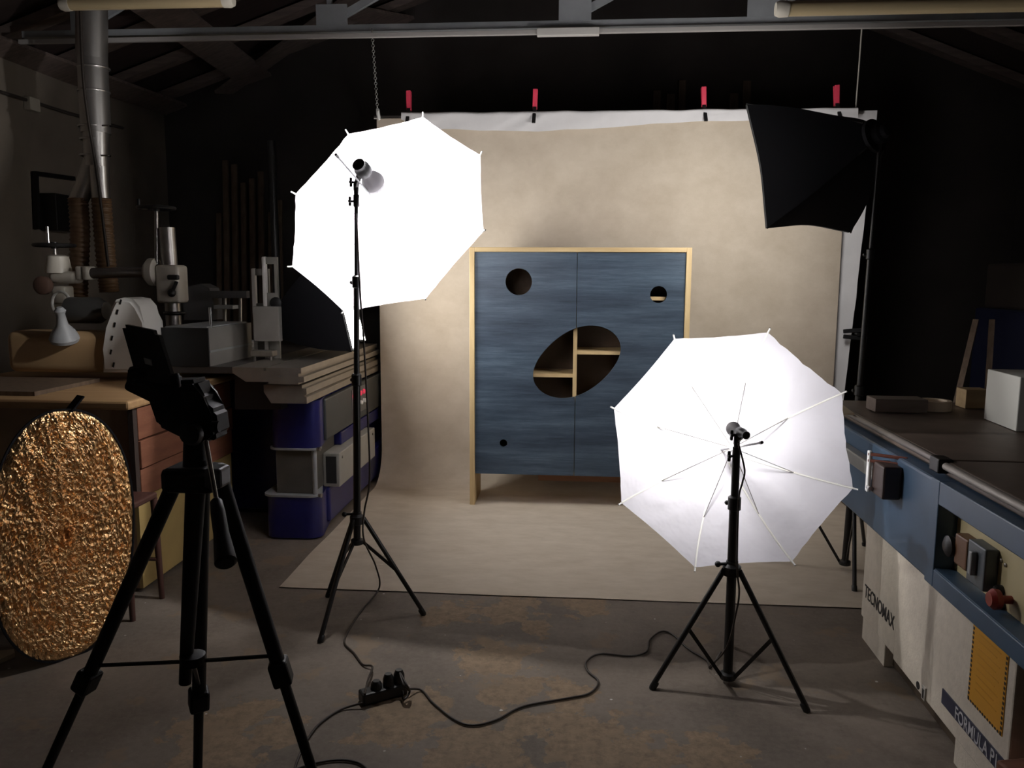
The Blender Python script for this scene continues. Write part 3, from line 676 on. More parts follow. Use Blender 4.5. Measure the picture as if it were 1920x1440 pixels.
# two upright fence plates
for (x0, x1, yt, yb, Y, nm, lb) in ((476, 504, 503, 650, 4.95, 'a', 'shorter upright pale fence plate with slot behind the grey box fence'), (495, 519, 481, 622, 4.80, 'b', 'taller upright pale fence plate with slot behind the grey box fence')):
    a = dp(x0, yb, Y); top = dp(x0, yt, Y).z; wv = dp(x1, yb, Y) - a; wv.z = 0; wv = wv * 1.15; wv.y = .05
    z0 = 1.042; t = thing('fence_plate', lb, 'plate', (a.x, Y, z0), 'upright fence plates')
    d = Vector((.03, .0, 0)); base = Vector((a.x, Y, z0)); H_ = top - z0
    MB().bx(a.x, a.x + .026, Y - .006, Y + .03, z0, top, .008).build('edge_strip', mat('pale_edge', (.88, .86, .82), .45), t, 40)
    w0 = .026; w1 = max(.075, (x1 - x0) / 1500 * Y)
    gp = MB()
    gp.bx(a.x + w0, a.x + w1 + .02, Y, Y + .022, top - .045, top - .003); gp.bx(a.x + w1, a.x + w1 + .02, Y, Y + .022, top - .22, top - .045); gp.bx(a.x + w0, a.x + w1 + .02, Y, Y + .022, z0, top - .22)
    gp.build('slotted_plate', mat('plate_grey', (.30, .29, .26), .5, .3, var=.1), t)
    MB().lathe((a.x + w1 + .01, Y - .002, top - .28), (0, -1, 0), [(.035, 0), (.035, .02), (.02, .028)], 18).build('clamp_knob', BLACK, t, 40)
fbk = thing('fence_block', 'grey metal mounting block under the upright fence plates', 'block', dp(500, 640, 4.7) * Vector((1, 1, 0)) if False else Vector((dp(500, 640, 4.72).x, 4.72, 1.042)))
xb0, xb1 = dp(476, 640, 4.72).x, dp(524, 640, 4.72).x
MB().bx(xb0, xb1, 4.72, 4.775, dp(500, 640, 4.72).z, dp(500, 575, 4.72).z, .003).build('front_plate', mat('block_grey', (.34, .32, .29), .5, .3, var=.15), fbk)
MB().bx(xb0 - .008, xb1 - .03, 4.68, 4.76, 1.075, 1.11, .004).build('lower_clamp', ALU, fbk)
for xx in (xb0 + .01, xb1 - .05): MB().tube((xx, 4.70, 1.042), (xx, 4.70, 1.10), .008).build('clamp_foot', STEEL, fbk, 40)
# spindle hood with pressure shoes behind
hd = thing('spindle_hood', 'dim grey spindle guard hood with arched bar on the blue machine table', 'guard', (-2.45, 5.6, 1.04))
hp = [dp(x, y, 5.6) for x, y in ((345, 600), (343, 555), (352, 538), (375, 532), (392, 540), (398, 560), (400, 600))]
MB().prism(hp, (0, .16, 0)).build('hood', mat('hood_grey', (.09, .085, .085), .6, var=.2), hd)
MB().beam(dp(392, 552, 5.6), dp(465, 552, 5.6), .06, .05).build('guard_bar', mat('hood_grey2', (.07, .065, .065), .6), hd)
for px in (422, 451): MB().tube(dp(px, 555, 5.6), dp(px, 605, 5.6), .012).build('guard_rod', STEEL, hd, 40)
MB().bx(dp(406, 575, 5.55).x, dp(442, 575, 5.55).x, 5.5, 5.62, dp(420, 579, 5.55).z, dp(420, 572, 5.55).z, .004).build('pressure_shoe', GREYM, hd)
MB().lathe(Vector((dp(445, 592, 5.5).x, 5.5, 1.042)), (0, 0, 1), [(.12, 0), (.13, .02), (.11, .06), (.05, .075)], 24).build('guard_disc', GREYM, hd, 40)
MB().bx(-2.72, -2.30, 5.5, 5.9, 1.042, 1.07).build('guard_base', BLACKM, hd)

# ================================================================== WOODEN BENCH (left)
bn = thing('work_bench', 'wooden work bench with red-brown drawers, yellow lower panel and thick top', 'bench', (-2.6, 4.2, 0))
BZ = .97
MB().bx(-3.45, -2.085, 3.555, 4.97, BZ - .045, BZ, .012).build('worktop', BENCHTOP, bn)
MB().bx(-3.40, -2.13, 3.64, 4.70, .02, BZ - .045).build('carcass', BROWNP, bn)
MB().bx(-2.13, -2.112, 3.64, 4.70, .02, .47).build('lower_panel', YELLOWP, bn)
for z0, z1, off in ((.765, .92, .012), (.622, .758, .02), (.477, .616, .012)):
    d = MB().bx(-2.13, -2.112 + off, 3.655, 4.70, z0, z1, .003).build('drawer', DRAWER, bn)
MB().bx(-2.13, -2.105, 3.62, 3.655, .47, .93).build('shadow_gap', mat('gap_shade', (.05, .035, .03), .6), bn)  # dark strip stands in for the shadow gap beside the drawers
kb = MB().lathe((-2.10, 4.42, .72), (1, 0, 0), [(.006, 0), (.006, .02), (.016, .03), (.012, .042)], 14).build('drawer_knob', BLACK, bpy.data.objects['drawer'] if False else bn, 40)
MB().sweep(spline([(-2.098, 4.42, .712), (-2.09, 4.40, .69), (-2.09, 4.47, .70), (-2.09, 4.60, .72), (-2.10, 4.68, .728)], 5), .002, 6).build('tie_wire', STEEL, bn, 60)
# loose dark boards on bench under the feeder
MB().bx(-3.4, -2.62, 3.66, 4.2, BZ + .001, BZ + .022).build('loose_board', DARKWOOD)
tag(bpy.data.objects['loose_board'], 'dark loose board lying on the bench top in front of the feeder', 'board')

# ---- power feeder on the bench
pf = thing('power_feeder', 'cream power feeder with round steel column, arm and handwheels on the bench', 'power feeder', (-2.62, 4.85, BZ))
FY = 4.85; cb0 = dp(332, 680, FY); colx = cb0.x
prb = [(.105, 0), (.105, .014), (.085, .02)]
MB().lathe((colx, FY, BZ), (0, 0, 1), prb, 20).build('base_flange', CREAM, pf, 40)
zb = BZ + .02
s, n_ = .085, .048
MB().loft([[Vector((colx + a * s, FY + b * s, zb)) for a, b in ((-1, -1), (1, -1), (1, 1), (-1, 1))], [Vector((colx + a * n_, FY + b * n_, dp(320, 640, FY).z)) for a, b in ((-1, -1), (1, -1), (1, 1), (-1, 1))]]).build('column_foot', CREAM, pf)
MB().tube((colx + .008, FY - .075, BZ + .06), (colx + .008, FY - .085, BZ + .06), .012).build('foot_bolt', STEEL, pf, 40)
ct = dp(313, 427, FY)
MB().tube((colx, FY, zb), (ct.x, FY, ct.z), .047, n=24).build('column', STEEL, pf, 40)
zc0, zc1 = dp(318, 568, FY).z, dp(318, 497, FY).z
MB().box(((colx + ct.x) / 2 + .005, FY, (zc0 + zc1) / 2), (.15, .14, zc1 - zc0), .02).build('column_clamp', CREAM, pf, 50)
za = dp(290, 510, FY).z
MB().lathe((dp(300, 510, FY).x, FY - .02, za), (-1, 0, 0), [(.065, 0), (.085, .01), (.085, .05), (.06, .075)], 24).build('arm_boss', CREAM, pf, 40)
HY = 4.70; hx = dp(110, 512, HY).x; hz = dp(110, 512, HY).z
MB().tube((dp(288, 510, FY).x, FY - .02, za), (dp(165, 513, HY).x, HY, hz), .032, n=20).build('arm', STEEL, pf, 40)
for px in (155, 167): MB().box((dp(px, 514, HY).x, HY, hz), (.034, .10, dp(160, 502, HY).z - dp(160, 528, HY).z), .01).build('arm_clamp', CREAM, pf, 50)
MB().lathe((hx, HY, dp(110, 512, HY).z), (0, 0, 1), [(.075, 0), (.075, .02), (.068, .05), (.062, dp(110, 481, HY).z - hz), (.04, dp(110, 478, HY).z - hz)], 24).build('head_cap', CREAM, pf, 40)
MB().box((dp(125, 522, HY).x, HY, dp(125, 520, HY).z), (.18, .11, .075), .03).build('head_casting', CREAM, pf, 50)
MB().box((dp(118, 550, HY).x, HY, dp(118, 553, HY).z), (.085, .10, .11), .012).build('swivel_head', CREAM, pf, 50)
MB().lathe((dp(98, 535, HY).x, HY - .06, dp(98, 535, HY).z), (0, -1, 0), [(.05, 0), (.055, .01), (.055, .04), (.04, .05)], 20).build('swivel_disc', mat('dark_brown_cast', (.10, .055, .04), .6), pf, 40)  # disc is dark brown, unlike the cream castings beside it
MB().torus((dp(119, 572, HY - .08).x, HY - .1, dp(119, 570, HY - .08).z), (0.3, 1, 0), .075, .009, 28).build('cable_loop', WHITEP, pf, 60)
for px, py, pyt, r_, Yw in ((102, 460, 448, .11, HY), (293, 390, 386, .105, FY)):
    c0 = dp(px, py, Yw); wv = MB().torus(c0, (0, 0, 1), r_, .011, 28)
    for k in range(3):
        a = k * 2.094 + .4; wv.tube(c0, c0 + Vector((math.cos(a) * r_, math.sin(a) * r_, 0)), .008, n=8)
    wv.lathe(c0 - Vector((0, 0, .02)), (0, 0, 1), [(.02, 0), (.02, .04)], 12)
    w_ = wv.build('handwheel', BLACKM, pf, 40)
    h0 = c0 + Vector((-.09 if px > 200 else -.01, -.04, 0))
    MB().tube(h0, h0 + Vector((0, 0, .11 if px < 200 else .05)), .009, n=10).build('crank_handle', CHROME if px < 200 else BLACK, w_, 40)
    tgt = Vector((c0.x, Yw, (hz if px < 200 else za)))
    MB().tube(c0, Vector((c0.x, Yw - (.0 if px < 200 else .03), tgt.z + .05)), .012, n=12).build('feed_screw', STEEL, pf, 40)
lv0 = dp(322, 549, FY - .09)
MB().ball(lv0, .026, 14).tube(lv0, dp(331, 528, FY - .09), .011, n=10).box(dp(325, 520, FY - .08), (.07, .03, .03), .008).build('clamp_lever', BLACK, pf, 50)
MB().torus((colx, FY, dp(325, 587, FY).z), (0, 0, 1), .055, .012, 24).build('stop_ring', BLACKM, pf, 60)
# feeder body
GY = 4.25
b0, b1 = dp(12, 690, GY), dp(252, 690, GY); zt = dp(130, 622, GY).z; zl = dp(130, 700, GY).z
BODYM = mat('tan_feeder_cover', (.44, .29, .15), .5, var=.1)
MB().box(((b0.x + b1.x) / 2, GY + .11, (zt + zl) / 2), (b1.x - b0.x, .22, zt - zl), .045, None, 4).build('feeder_body', BODYM, pf, 50)
cvp = [dp(x, y, GY - .03) for x, y in ((190, 699), (193, 655), (199, 615), (207, 575), (214, 562), (228, 558), (246, 561), (258, 575), (266, 605), (270, 640), (272, 699))]
cv = MB().prism(cvp, (0, .22, 0)); 
es = [e for e in cv.bm.edges if abs(e.verts[0].co.y - e.verts[1].co.y) < .001]
bmesh.ops.bevel(cv.bm, geom=es, offset=.02, segments=3, affect='EDGES', clamp_overlap=True)
cvo = cv.build('end_cover', mat('cover_white', (.85, .84, .80), .35), pf, 50)
for px, py in ((226, 566), (220, 585), (215, 609), (210, 634), (208, 660), (213, 684)):
    c0 = dp(px, py, GY - .031); MB().beam(c0 + Vector((-.004, 0, -.013)), c0 + Vector((.004, 0, .013)), .009, .004, Vector((0, 1, 0))).build('vent_slot', BLACK, cvo)
mc = dp(165, 582, GY + .15)
MB().lathe(mc + Vector((-.13, 0, 0)), (1, 0, 0), [(.05, 0), (.075, .02), (.075, .2), (.05, .24)], 24).build('motor', mat('motor_grey', (.08, .078, .075), .4, .5), pf, 40)
MB().lathe(dp(122, 640, GY - .02), Vector((.1, -.3, 1)), [(.07, 0), (.078, .02), (.06, .06), (.03, .1), (.022, .16), (.03, .18), (.015, .2)], 24).build('tilt_knob', GREYM, pf, 40)
MB().beam(dp(128, 575, HY - .05), mc, .05, .05).build('motor_bracket', BLACKM, pf)

# ================================================================== DUST DUCT
dk = thing('dust_duct', 'galvanised dust extraction pipe splitting into two brown ribbed hoses', 'duct', dp(165, 560, 5.35))
DY = 5.35; GALV = mat('galvanised', (.62, .60, .58), .33, .9, var=.2, scale=5)
tp = dp(172, -4, DY); lo = dp(182, 300, DY)
MB().sweep([tp, dp(172, 110, DY)], .098, 24).build('pipe_section', GALV, dk, 50)
MB().sweep([dp(173, 105, DY), dp(180, 250, DY)], .094, 24).build('pipe_section', GALV, dk, 50)
MB().sweep([dp(180, 245, DY), dp(182, 312, DY)], [.082, .078], 24).build('pipe_section', GALV, dk, 50)
for y_ in (128, 172, 238, 262, 292): c0 = dp(176, y_, DY); MB().torus(c0, (0, 0, 1), .097 if y_ < 240 else .085, .006, 28, 6).build('pipe_band', GALV, dk, 60)
for y_ in (236, 292):
    c0 = dp(196, y_, DY - .04); MB().beam(c0 + Vector((-.02, 0, 0)), c0 + Vector((.04, 0, 0)), .03, .012, bev=.004).build('band_lever', CHROME, dk)
for (xa, xb, hose) in ((176, 146, [(146, 372), (150, 430), (148, 500), (146, 560)]), (184, 190, [(190, 372), (194, 430), (200, 500), (205, 548)])):
    MB().sweep([dp(xa, 305, DY), dp((xa + xb) / 2, 345, DY), dp(xb, 378, DY)], [.07, .062, .06], 20).build('branch_pipe', GALV, dk, 50)
    pts = spline([dp(x, y, DY - .01) for x, y in hose], 26); rr = [.062 + .005 * math.sin(i * 1.9) for i in range(len(pts))]
    MB().sweep(pts, rr, 18).build('ribbed_hose', mat('brown_hose', (.20, .12, .065), .45), dk, 70)
MB().sweep(spline([dp(150, -4, DY - .14), dp(155, 130, DY - .14), dp(165, 220, DY - .13), dp(178, 300, DY - .12), (dp(190, 390, DY - .12)), dp(203, 500, DY - .12)], 8), .01, 8).build('strapped_cable', CORDM, dk, 60)

# ================================================================== GOLD REFLECTOR, STOOL
def gold():
    m = bpy.data.materials.new('gold_foil'); m.use_nodes = True; nt = m.node_tree; N, L = nt.nodes, nt.links; b = N['Principled BSDF']
    b.inputs['Base Color'].default_value = (.95, .60, .30, 1); b.inputs['Metallic'].default_value = 1; b.inputs['Roughness'].default_value = .22
    tc = N.new('ShaderNodeTexCoord'); n = N.new('ShaderNodeTexNoise'); n.inputs['Scale'].default_value = 48; n.inputs['Detail'].default_value = 3
    mp = N.new('ShaderNodeMapping'); mp.inputs['Scale'].default_value = (1.6, 1.6, .8); L.new(tc.outputs['Object'], mp.inputs[0]); L.new(mp.outputs[0], n.inputs['Vector'])
    bp = N.new('ShaderNodeBump'); bp.inputs['Strength'].default_value = .8; bp.inputs['Distance'].default_value = .012; L.new(n.outputs[0], bp.inputs['Height']); L.new(bp.outputs[0], b.inputs['Normal'])
    return m
rbot = fl(118, 1238); rtop = dp(128, 768, 3.14)
ref = thing('photo_reflector', 'oval crinkled gold photo reflector with black rim leaning beside the bench', 'reflector', rbot)
upv = (rtop - rbot); RH = upv.length / 2; upv.normalize(); rc = (rbot + rtop) / 2
vd = (CAM - rc); rgt = Vector((.52, .85, 0)); rgt = (rgt - upv * rgt.dot(upv)).normalized(); nrm = rgt.cross(upv).normalized()
if nrm.dot(vd) < 0: nrm = -nrm
RW = .285
def oval(th): 
    c, s = math.cos(th), math.sin(th); k = 2.25
    return math.copysign(abs(c) ** (2 / k), c) * RW, math.copysign(abs(s) ** (2 / k), s) * RH
bm = bmesh.new(); nr, na = 110, 300; G = []
def crink(x, z):
    # pulled folds at the upper part, finer crumple below
    p = Vector((x * 13 + z * 2.5, z * 3.2, 1.0)); big = (1 - abs(noise.noise(p)) * 2) * 0.019 * (.2 + .8 * max(0, min(1, z / RH * 1.6 + .1)))
    q2 = Vector((x * 52 + z * 14, z * 34, 5.0)); fine = (1 - abs(noise.noise(q2)) * 2) * .0085
    q3 = Vector((x * 95 - z * 35, z * 70, 9.0)); vf = (1 - abs(noise.noise(q3)) * 2) * .0042
    return big + fine + vf + random.uniform(-.0011, .0011)
for i in range(1, nr + 1):
    row = []
    for j in range(na):
        x, z = oval(j * 2 * math.pi / na); u = i / nr; x *= u; z *= u
        row.append(bm.verts.new(rc + rgt * x + upv * z + nrm * (crink(x, z) * min(1, (1 - u) * 12 + .05))))
    G.append(row)
cv0 = bm.verts.new(rc + nrm * crink(0, 0))
for j in range(na):
    k = (j + 1) % na; bm.faces.new((cv0, G[0][j], G[0][k]))
    for i in range(nr - 1): bm.faces.new((G[i][j], G[i + 1][j], G[i + 1][k], G[i][k]))
mb = MB(); mb.bm.free(); mb.bm = bm; mb.build('gold_fabric', gold(), ref)
MB().loft([[rc + rgt * (oval(j * 2 * math.pi / na)[0] * (1 + .012 * a)) + upv * (oval(j * 2 * math.pi / na)[1] * (1 + .008 * a)) + nrm * b * .006 for a, b in ((-1, 1), (1, 1), (1, -1), (-1, -1))] for j in range(na)], closed=True).build('rim', FABBLACK, ref, 60)
bk = MB(); bk.loft([[rc - nrm * d + rgt * oval(j * 2 * math.pi / na)[0] * .99 + upv * oval(j * 2 * math.pi / na)[1] * .99 for j in range(na)] for d in (.006, .012)]); bk.build('back_lining', FABBLACK, ref)
MB().beam(dp(128, 772, 3.15), dp(152, 742, 3.20), .055, .008, bev=.002).build('hanging_tab', FABBLACK, ref)
# stool behind the reflector
so = fl(249, 1164); stl = thing('wooden_stool', 'low dark red wooden stool standing behind the gold reflector', 'stool', (so.x - .17, so.y + .13, 0))
REDW = wood('dark_red_wood', (.10, .04, .03), (.06, .025, .02), (12, 12, 1))
MB().bx(so.x - .34, so.x, so.y + .01, so.y + .27, .50, .53, .008).build('seat', REDW, stl)
for a, b in ((0, 0), (-.33, 0), (0, .26), (-.33, .26)):
    MB().tube((so.x + a * .92 - .014, so.y + b * .92 + .02, .50), (so.x + a, so.y + b, 0.0), .017, .013, 12).build('leg', REDW, stl, 40)
for b in (.01, .25): MB().tube((so.x - .01, so.y + b, .2), (so.x - .32, so.y + b, .2), .009, n=10).build('stretcher', REDW, stl, 40)
pb = fl(24, 1222); MB().prism([fl(-60, 1225, .02), fl(26, 1217, .02), fl(28, 1224, .02), fl(-60, 1262, .02)], (0, 0, -.019)).build('timber_offcut', wood('pale_offcut', (.55, .45, .33), (.45, .36, .26)))
tag(bpy.data.objects['timber_offcut'], 'pale timber offcut on the floor in front of gold reflector', 'offcut')

# ================================================================== PHONE ON TRIPOD (foreground)
TY = 1.52
_B0 = BLACK; BLACK = mat('tripod_black', (0.006, 0.006, 0.0065), 0.55, spec=.3)
tr = thing('camera_tripod', 'large black camera tripod with pan handle holding a phone', 'tripod', fl(365, 1500) * Vector((0, 0, 0)) + Vector((dp(365, 1280, TY).x, TY, 0)))
def ext(a, b): t = (0 - a.z) / (b.z - a.z); return a + (b - a) * t
LEGP = [((330, 900, TY + .02), (90, 1440, TY + .10), .42), ((415, 905, TY + .02), (583, 1440, TY + .06), .37), ((379, 905, TY + .04), (371, 1440, TY + .24), .50)]
for (a, b, lk) in LEGP:
    p0 = dp(*a); pe = ext(p0, dp(*b)); pm = p0.lerp(pe, lk)
    lg = MB().tube(p0, pm, .0165, .0155, 14).build('leg', BLACK, tr, 40)
    MB().tube(pm, pe + Vector((0, 0, .01)), .0115, .0105, 14).build('lower_leg', BLACK, lg, 40)
    MB().lathe(pe, pm - pe, [(.012, 0), (.017, .004), (.016, .03), (.012, .036)], 14).build('rubber_foot', BLACK, lg, 40)
    dd = (pe - p0).normalized()
    MB().beam(pm - dd * .03, pm + dd * .025, .044, .04, bev=.006).build('leg_lock', BLACK, lg)
    jm = p0.lerp(pe, lk - .035); cc = dp(362, 1240, TY)
    MB().tube(cc, jm, .0045, n=8).build('spreader', BLACKM, tr, 40)
MB().tube(dp(370, 860, TY), dp(347, 1281, TY), .021, .0125, 18).build('centre_column', BLACK, tr, 40)
MB().lathe(dp(361, 1225, TY), (0, 0, -1), [(.014, 0), (.026, .003), (.026, .022), (.014, .026)], 16).build('spreader_hub', BLACK, tr, 40)
MB().box(dp(366, 895, TY), (.108, .085, .05), .012).build('shoulder', BLACK, tr)
MB().box(dp(408, 893, TY - .02), (.035, .05, .04), .006).build('shoulder_lock', mat('grey_black', (.05, .05, .055), .4), tr)
MB().tube(dp(366, 880, TY), dp(366, 820, TY), .024, .022, 18).build('neck', BLACK, tr, 40)
hm = MB().prism([dp(x, y, TY - .03) for x, y in ((272, 742), (300, 716), (366, 712), (374, 748), (402, 772), (408, 818), (392, 832), (345, 826), (292, 800))], (0, .065, 0))
bmesh.ops.bevel(hm.bm, geom=hm.bm.edges[:], offset=.008, segments=2, affect='EDGES', clamp_overlap=True)
hm.build('pan_head', BLACK, tr)
MB().tube(dp(398, 800, TY - .05), dp(412, 800, TY - .05), .011, n=12).build('tilt_knob', BLACK, tr, 40)
MB().lathe(dp(362, 812, TY - .045), (0, -1, 0), [(.022, 0), (.024, .006), (.02, .016)], 18).build('pan_lock', BLACKM, tr, 40)
MB().beam(dp(250, 702, TY - .02), dp(332, 742, TY - .02), .05, .06, bev=.01).build('quick_release', BLACK, tr)
MB().tube(dp(386, 828, TY - .06), dp(407, 944, TY - .14), .0052, .0042, 12).build('pan_handle', CHROME, tr, 40)
gp_ = dp(405, 938, TY - .135); ge = dp(424, 1058, TY - .24)
MB().lathe(gp_, ge - gp_, [(.008, 0), (.011, .004), (.013, .03), (.0135, .08), (.0155, .10), (.019, (ge - gp_).length * .97), (.014, (ge - gp_).length)], 18).build('handle_grip', BLACK, tr, 40)
ph = thing('smartphone', 'black smartphone clamped upright on the large tripod', 'phone', dp(285, 715, TY))
c = [dp(227, 607, TY - .02), dp(295, 621, TY - .03), dp(327, 722, TY - .06), dp(257, 712, TY - .05)]
pm_ = MB().prism(c, Vector((.002, .0085, 0)))
bmesh.ops.bevel(pm_.bm, geom=[e for e in pm_.bm.edges if abs((e.verts[0].co - e.verts[1].co).length - .0087) < .002], offset=.009, segments=4, affect='EDGES')
phb = pm_.build('body', mat('phone_black', (.008, .008, .009), .3), ph, 40)
MB().prism([dp(x, y, TY - .048) for x, y in ((269, 671), (282, 675), (285, 686), (272, 682))], (0, .004, 0)).build('back_emblem', mat('emblem_grey', (.40, .40, .42), .35), phb)
hc = thing('phone_holder', 'black clamp holder gripping phone on the large tripod', 'holder', dp(290, 730, TY))
MB().beam(dp(246, 700, TY - .03), dp(334, 722, TY - .03), .04, .035, bev=.008).build('clamp_base', BLACK, hc)
MB().beam(dp(258, 712, TY - .055), dp(250, 690, TY - .055), .018, .02, bev=.004).build('clamp_jaw', BLACK, hc)
MB().beam(dp(330, 728, TY - .055), dp(325, 700, TY - .055), .012, .02, bev=.004).build('clamp_jaw', BLACK, hc)

BLACK = _B0
# ================================================================== CORDS AND POWER STRIP
ps = thing('power_strip', 'black multi-socket power strip with plugs on the floor between the stands', 'power strip', fl(715, 1308))
pa, pz = fl(676, 1320), fl(760, 1297); pd = (pz - pa).normalized(); pn = Vector((-pd.y, pd.x, 0))
MB().beam(pa + Vector((0, 0, .024)), pz + Vector((0, 0, .024)), .058, .044, Vector((0, 0, 1)), .008).build('housing', BLACK, ps)
for k, (tt, hgt) in enumerate(((.35, .03), (.62, .045), (.86, .05))):
    c0 = pa.lerp(pz, tt) + Vector((0, 0, .045)); MB().lathe(c0, (0, 0, 1), [(.021, 0), (.021, hgt * .6), (.013, hgt)], 16).build('plug', BLACK, ps, 40)
for off in (0, .012):
    MB().sweep(spline([pa.lerp(pz, .86) + Vector((0, 0, .09)), fl(757, 1285, .07) + Vector((off, 0, 0)), fl(768, 1297, .03), fl(757, 1312, .012), pa.lerp(pz, .8) + Vector((.03, -.03, .03))], 8), .004, 8).build('plug_lead', CORDM, ps, 60)
def cord(parent, pts, r=.0042):
    return MB().sweep(spline(pts, 8), r, 8).build('power_cord', CORDM, parent, 60)
z = .006
cord(lampL, [dp(668, 400, 3.43), dp(676, 560, 3.42), dp(682, 640, 3.41), dp(690, 790, 3.42), dp(693, 900, 3.42), dp(683, 960, 3.42), dp(682, 1010, 3.38), fl(704, 1060, .2), fl(711, 1102, .04), fl(680, 1142, z), fl(655, 1180, z), fl(646, 1205, z), fl(664, 1225, z), fl(680, 1246, z), fl(698, 1250, .02), fl(690, 1275, .03), fl(684, 1302, .05)])
cord(lampR, [fl(764, 1292, .03), fl(790, 1294, z), fl(812, 1318, z), fl(850, 1348, z), fl(885, 1360, z), fl(930, 1350, z), fl(980, 1325, z), fl(1060, 1310, z), fl(1105, 1300, z), fl(1122, 1278, z), fl(1102, 1258, z), fl(1100, 1240, z), fl(1125, 1226, z), fl(1180, 1230, z), fl(1212, 1222, z), fl(1218, 1200, z), fl(1240, 1184, z), fl(1262, 1190, z), fl(1290, 1216, z), fl(1325, 1238, z), fl(1332, 1252, z), fl(1352, 1222, .05)])
cord(lampR, [RTp + Vector((.0, -.03, .02)), dp(1396, 880, RB.y - .03), dp(1392, 905, RB.y - .03), dp(1385, 940, RB.y - .035), dp(1382, 1060, RB.y - .04), dp(1386, 1110, RB.y - .04), dp(1380, 1150, RB.y - .04), dp(1362, 1215, RB.y - .03), fl(1330, 1250, .02)], .0035)
cord(ps, [fl(680, 1318, .02), fl(640, 1330, z), fl(605, 1352, z), fl(582, 1378, z), fl(560, 1420, z), fl(540, 1480, z)])
cord(ps, [fl(480, 1470, z), fl(560, 1440, z), fl(620, 1426, z), fl(665, 1428, z), fl(690, 1445, z), fl(700, 1480, z)])

# ================================================================== CREAM AND BLUE MACHINE (right)
PV = Vector((1.25, 2.8, 0)); MROT = Matrix.Translation(PV) @ Matrix.Rotation(R(-1.3), 4, 'Z') @ Matrix.Translation(-PV)
class RM(MB):
    def __init__(self): super().__init__(MROT)
rm = thing('surface_planer', 'cream and blue woodworking machine with dark iron table and control panel', 'machine', (1.8, 2.6, 0))
PAINTC = mat('machine_cream', (.70, .635, .54), .45, var=.12, scale=30, bump=.15, bscale=90)
PAINTB = mat('machine_blue', (.058, .105, .175), .4, var=.18, scale=6)
RM().bx(1.25, 2.30, 3.06, 3.45, .10, .56, .006).build('cabinet_end', PAINTC, rm)
RM().bx(1.245, 2.30, 2.195, 3.056, .09, .56, .006).build('cabinet', PAINTC, rm)
RM().bx(1.256, 2.25, 3.17, 3.44, .0, .10, .004).build('foot', PAINTC, rm)
RM().bx(1.25, 2.25, 2.20, 2.52, .0, .09, .004).build('foot', PAINTC, rm)
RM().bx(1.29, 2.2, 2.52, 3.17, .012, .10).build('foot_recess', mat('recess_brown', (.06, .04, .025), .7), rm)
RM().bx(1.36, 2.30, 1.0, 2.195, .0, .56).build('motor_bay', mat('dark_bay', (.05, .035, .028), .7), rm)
RM().bx(1.205, 2.35, 2.72, 4.0, .545, .895, .01).build('upper_housing', PAINTB, rm)
# near housing has an opening for the recessed control panel (local Y 1.7..2.66, z .605...82)
RM().bx(1.20, 2.35, 2.655, 2.722, .54, .90, .004).build('housing_post', PAINTB, rm)
RM().bx(1.20, 2.35, .95, 2.655, .822, .90, .004).build('housing_top_rail', PAINTB, rm)
RM().bx(1.20, 2.35, .95, 2.655, .54, .602, .004).build('housing_bottom_rail', PAINTB, rm)
RM().bx(1.265, 2.3, 1.0, 2.655, .602, .822).build('control_panel', mat('panel_cream', (.62, .53, .30), .5, var=.12), rm)
RM().bx(1.203, 1.265, 1.2, 2.65, .602, .606).build('panel_sill', PAINTB, rm)
RM().bx(1.225, 1.266, 2.49, 2.575, .655, .755, .006).build('switch_box', mat('brown_switch', (.16, .075, .035), .45), rm)
RM().lathe((1.235, 2.60, .70), (-1, 0, 0), [(.03, 0), (.034, .004), (.034, .02), (.02, .028)], 18).build('round_switch', BLACKM, rm, 40)
RM().bx(1.225, 1.266, 2.375, 2.485, .635, .765, .005).build('isolator_plate', mat('isolator_grey', (.10, .115, .13), .4), rm)
RM().box((1.217, 2.43, .705), (.02, .02, .075), .005).build('isolator_handle', mat('isolator_light', (.3, .31, .32), .4), rm)
for yy, zz, r_ in ((2.345, .655, .015), (2.33, .615, .014)): RM().lathe((1.265, yy, zz), (-1, 0, 0), [(r_, 0), (r_, .016), (r_ * .7, .022)], 16).build('push_button', BLACKM if zz > .63 else BLACK, rm, 40)
RM().lathe((1.265, 2.29, .648), (-1, 0, 0), [(.012, 0), (.012, .03), (.028, .034), (.03, .05), (.02, .062)], 20).build('stop_button', mat('dark_red_button', (.28, .03, .02), .35), rm, 40)
for yy, zz in ((2.38, .79), (2.36, .74), (2.335, .735), (2.45, .625)): RM().lathe((1.265, yy, zz), (-1, 0, 0), [(.006, 0), (.006, .004), (.003, .006)], 10).build('panel_screw', STEEL, rm, 40)
IRON = mat('planer_iron', (.17, .125, .10), .5, .1, var=.35, scale=5)
RM().bx(1.245, 2.75, .9, 2.74, .905, .952, .006).build('table_plate', IRON, rm)
RM().bx(1.255, 2.75, 2.76, 4.12, .905, .950, .006).build('table_plate', IRON, rm)
RM().bx(1.27, 2.4, .95, 4.0, .895, .906).build('table_seat', BLACKM, rm)
RM().tube((1.235, .9, .940), (1.235, 2.70, .940), .013).build('guide_rail', mat('worn_rail', (.36, .33, .30), .6, .4, var=.2), rm, 40)
RM().tube((1.245, 2.80, .940), (1.245, 4.12, .940), .013).build('guide_rail', mat('dull_rail', (.22, .2, .19), .5, .7), rm, 40)
RM().box((1.238, 2.745, .937), (.05, .075, .05), .006).build('rail_bracket', BLACKM, rm)
RM().bx(1.16, 1.206, 3.10, 4.0, .775, .83, .006).build('carriage_rail', mat('rail_grey', (.34, .34, .33), .4, .4, var=.2), rm)
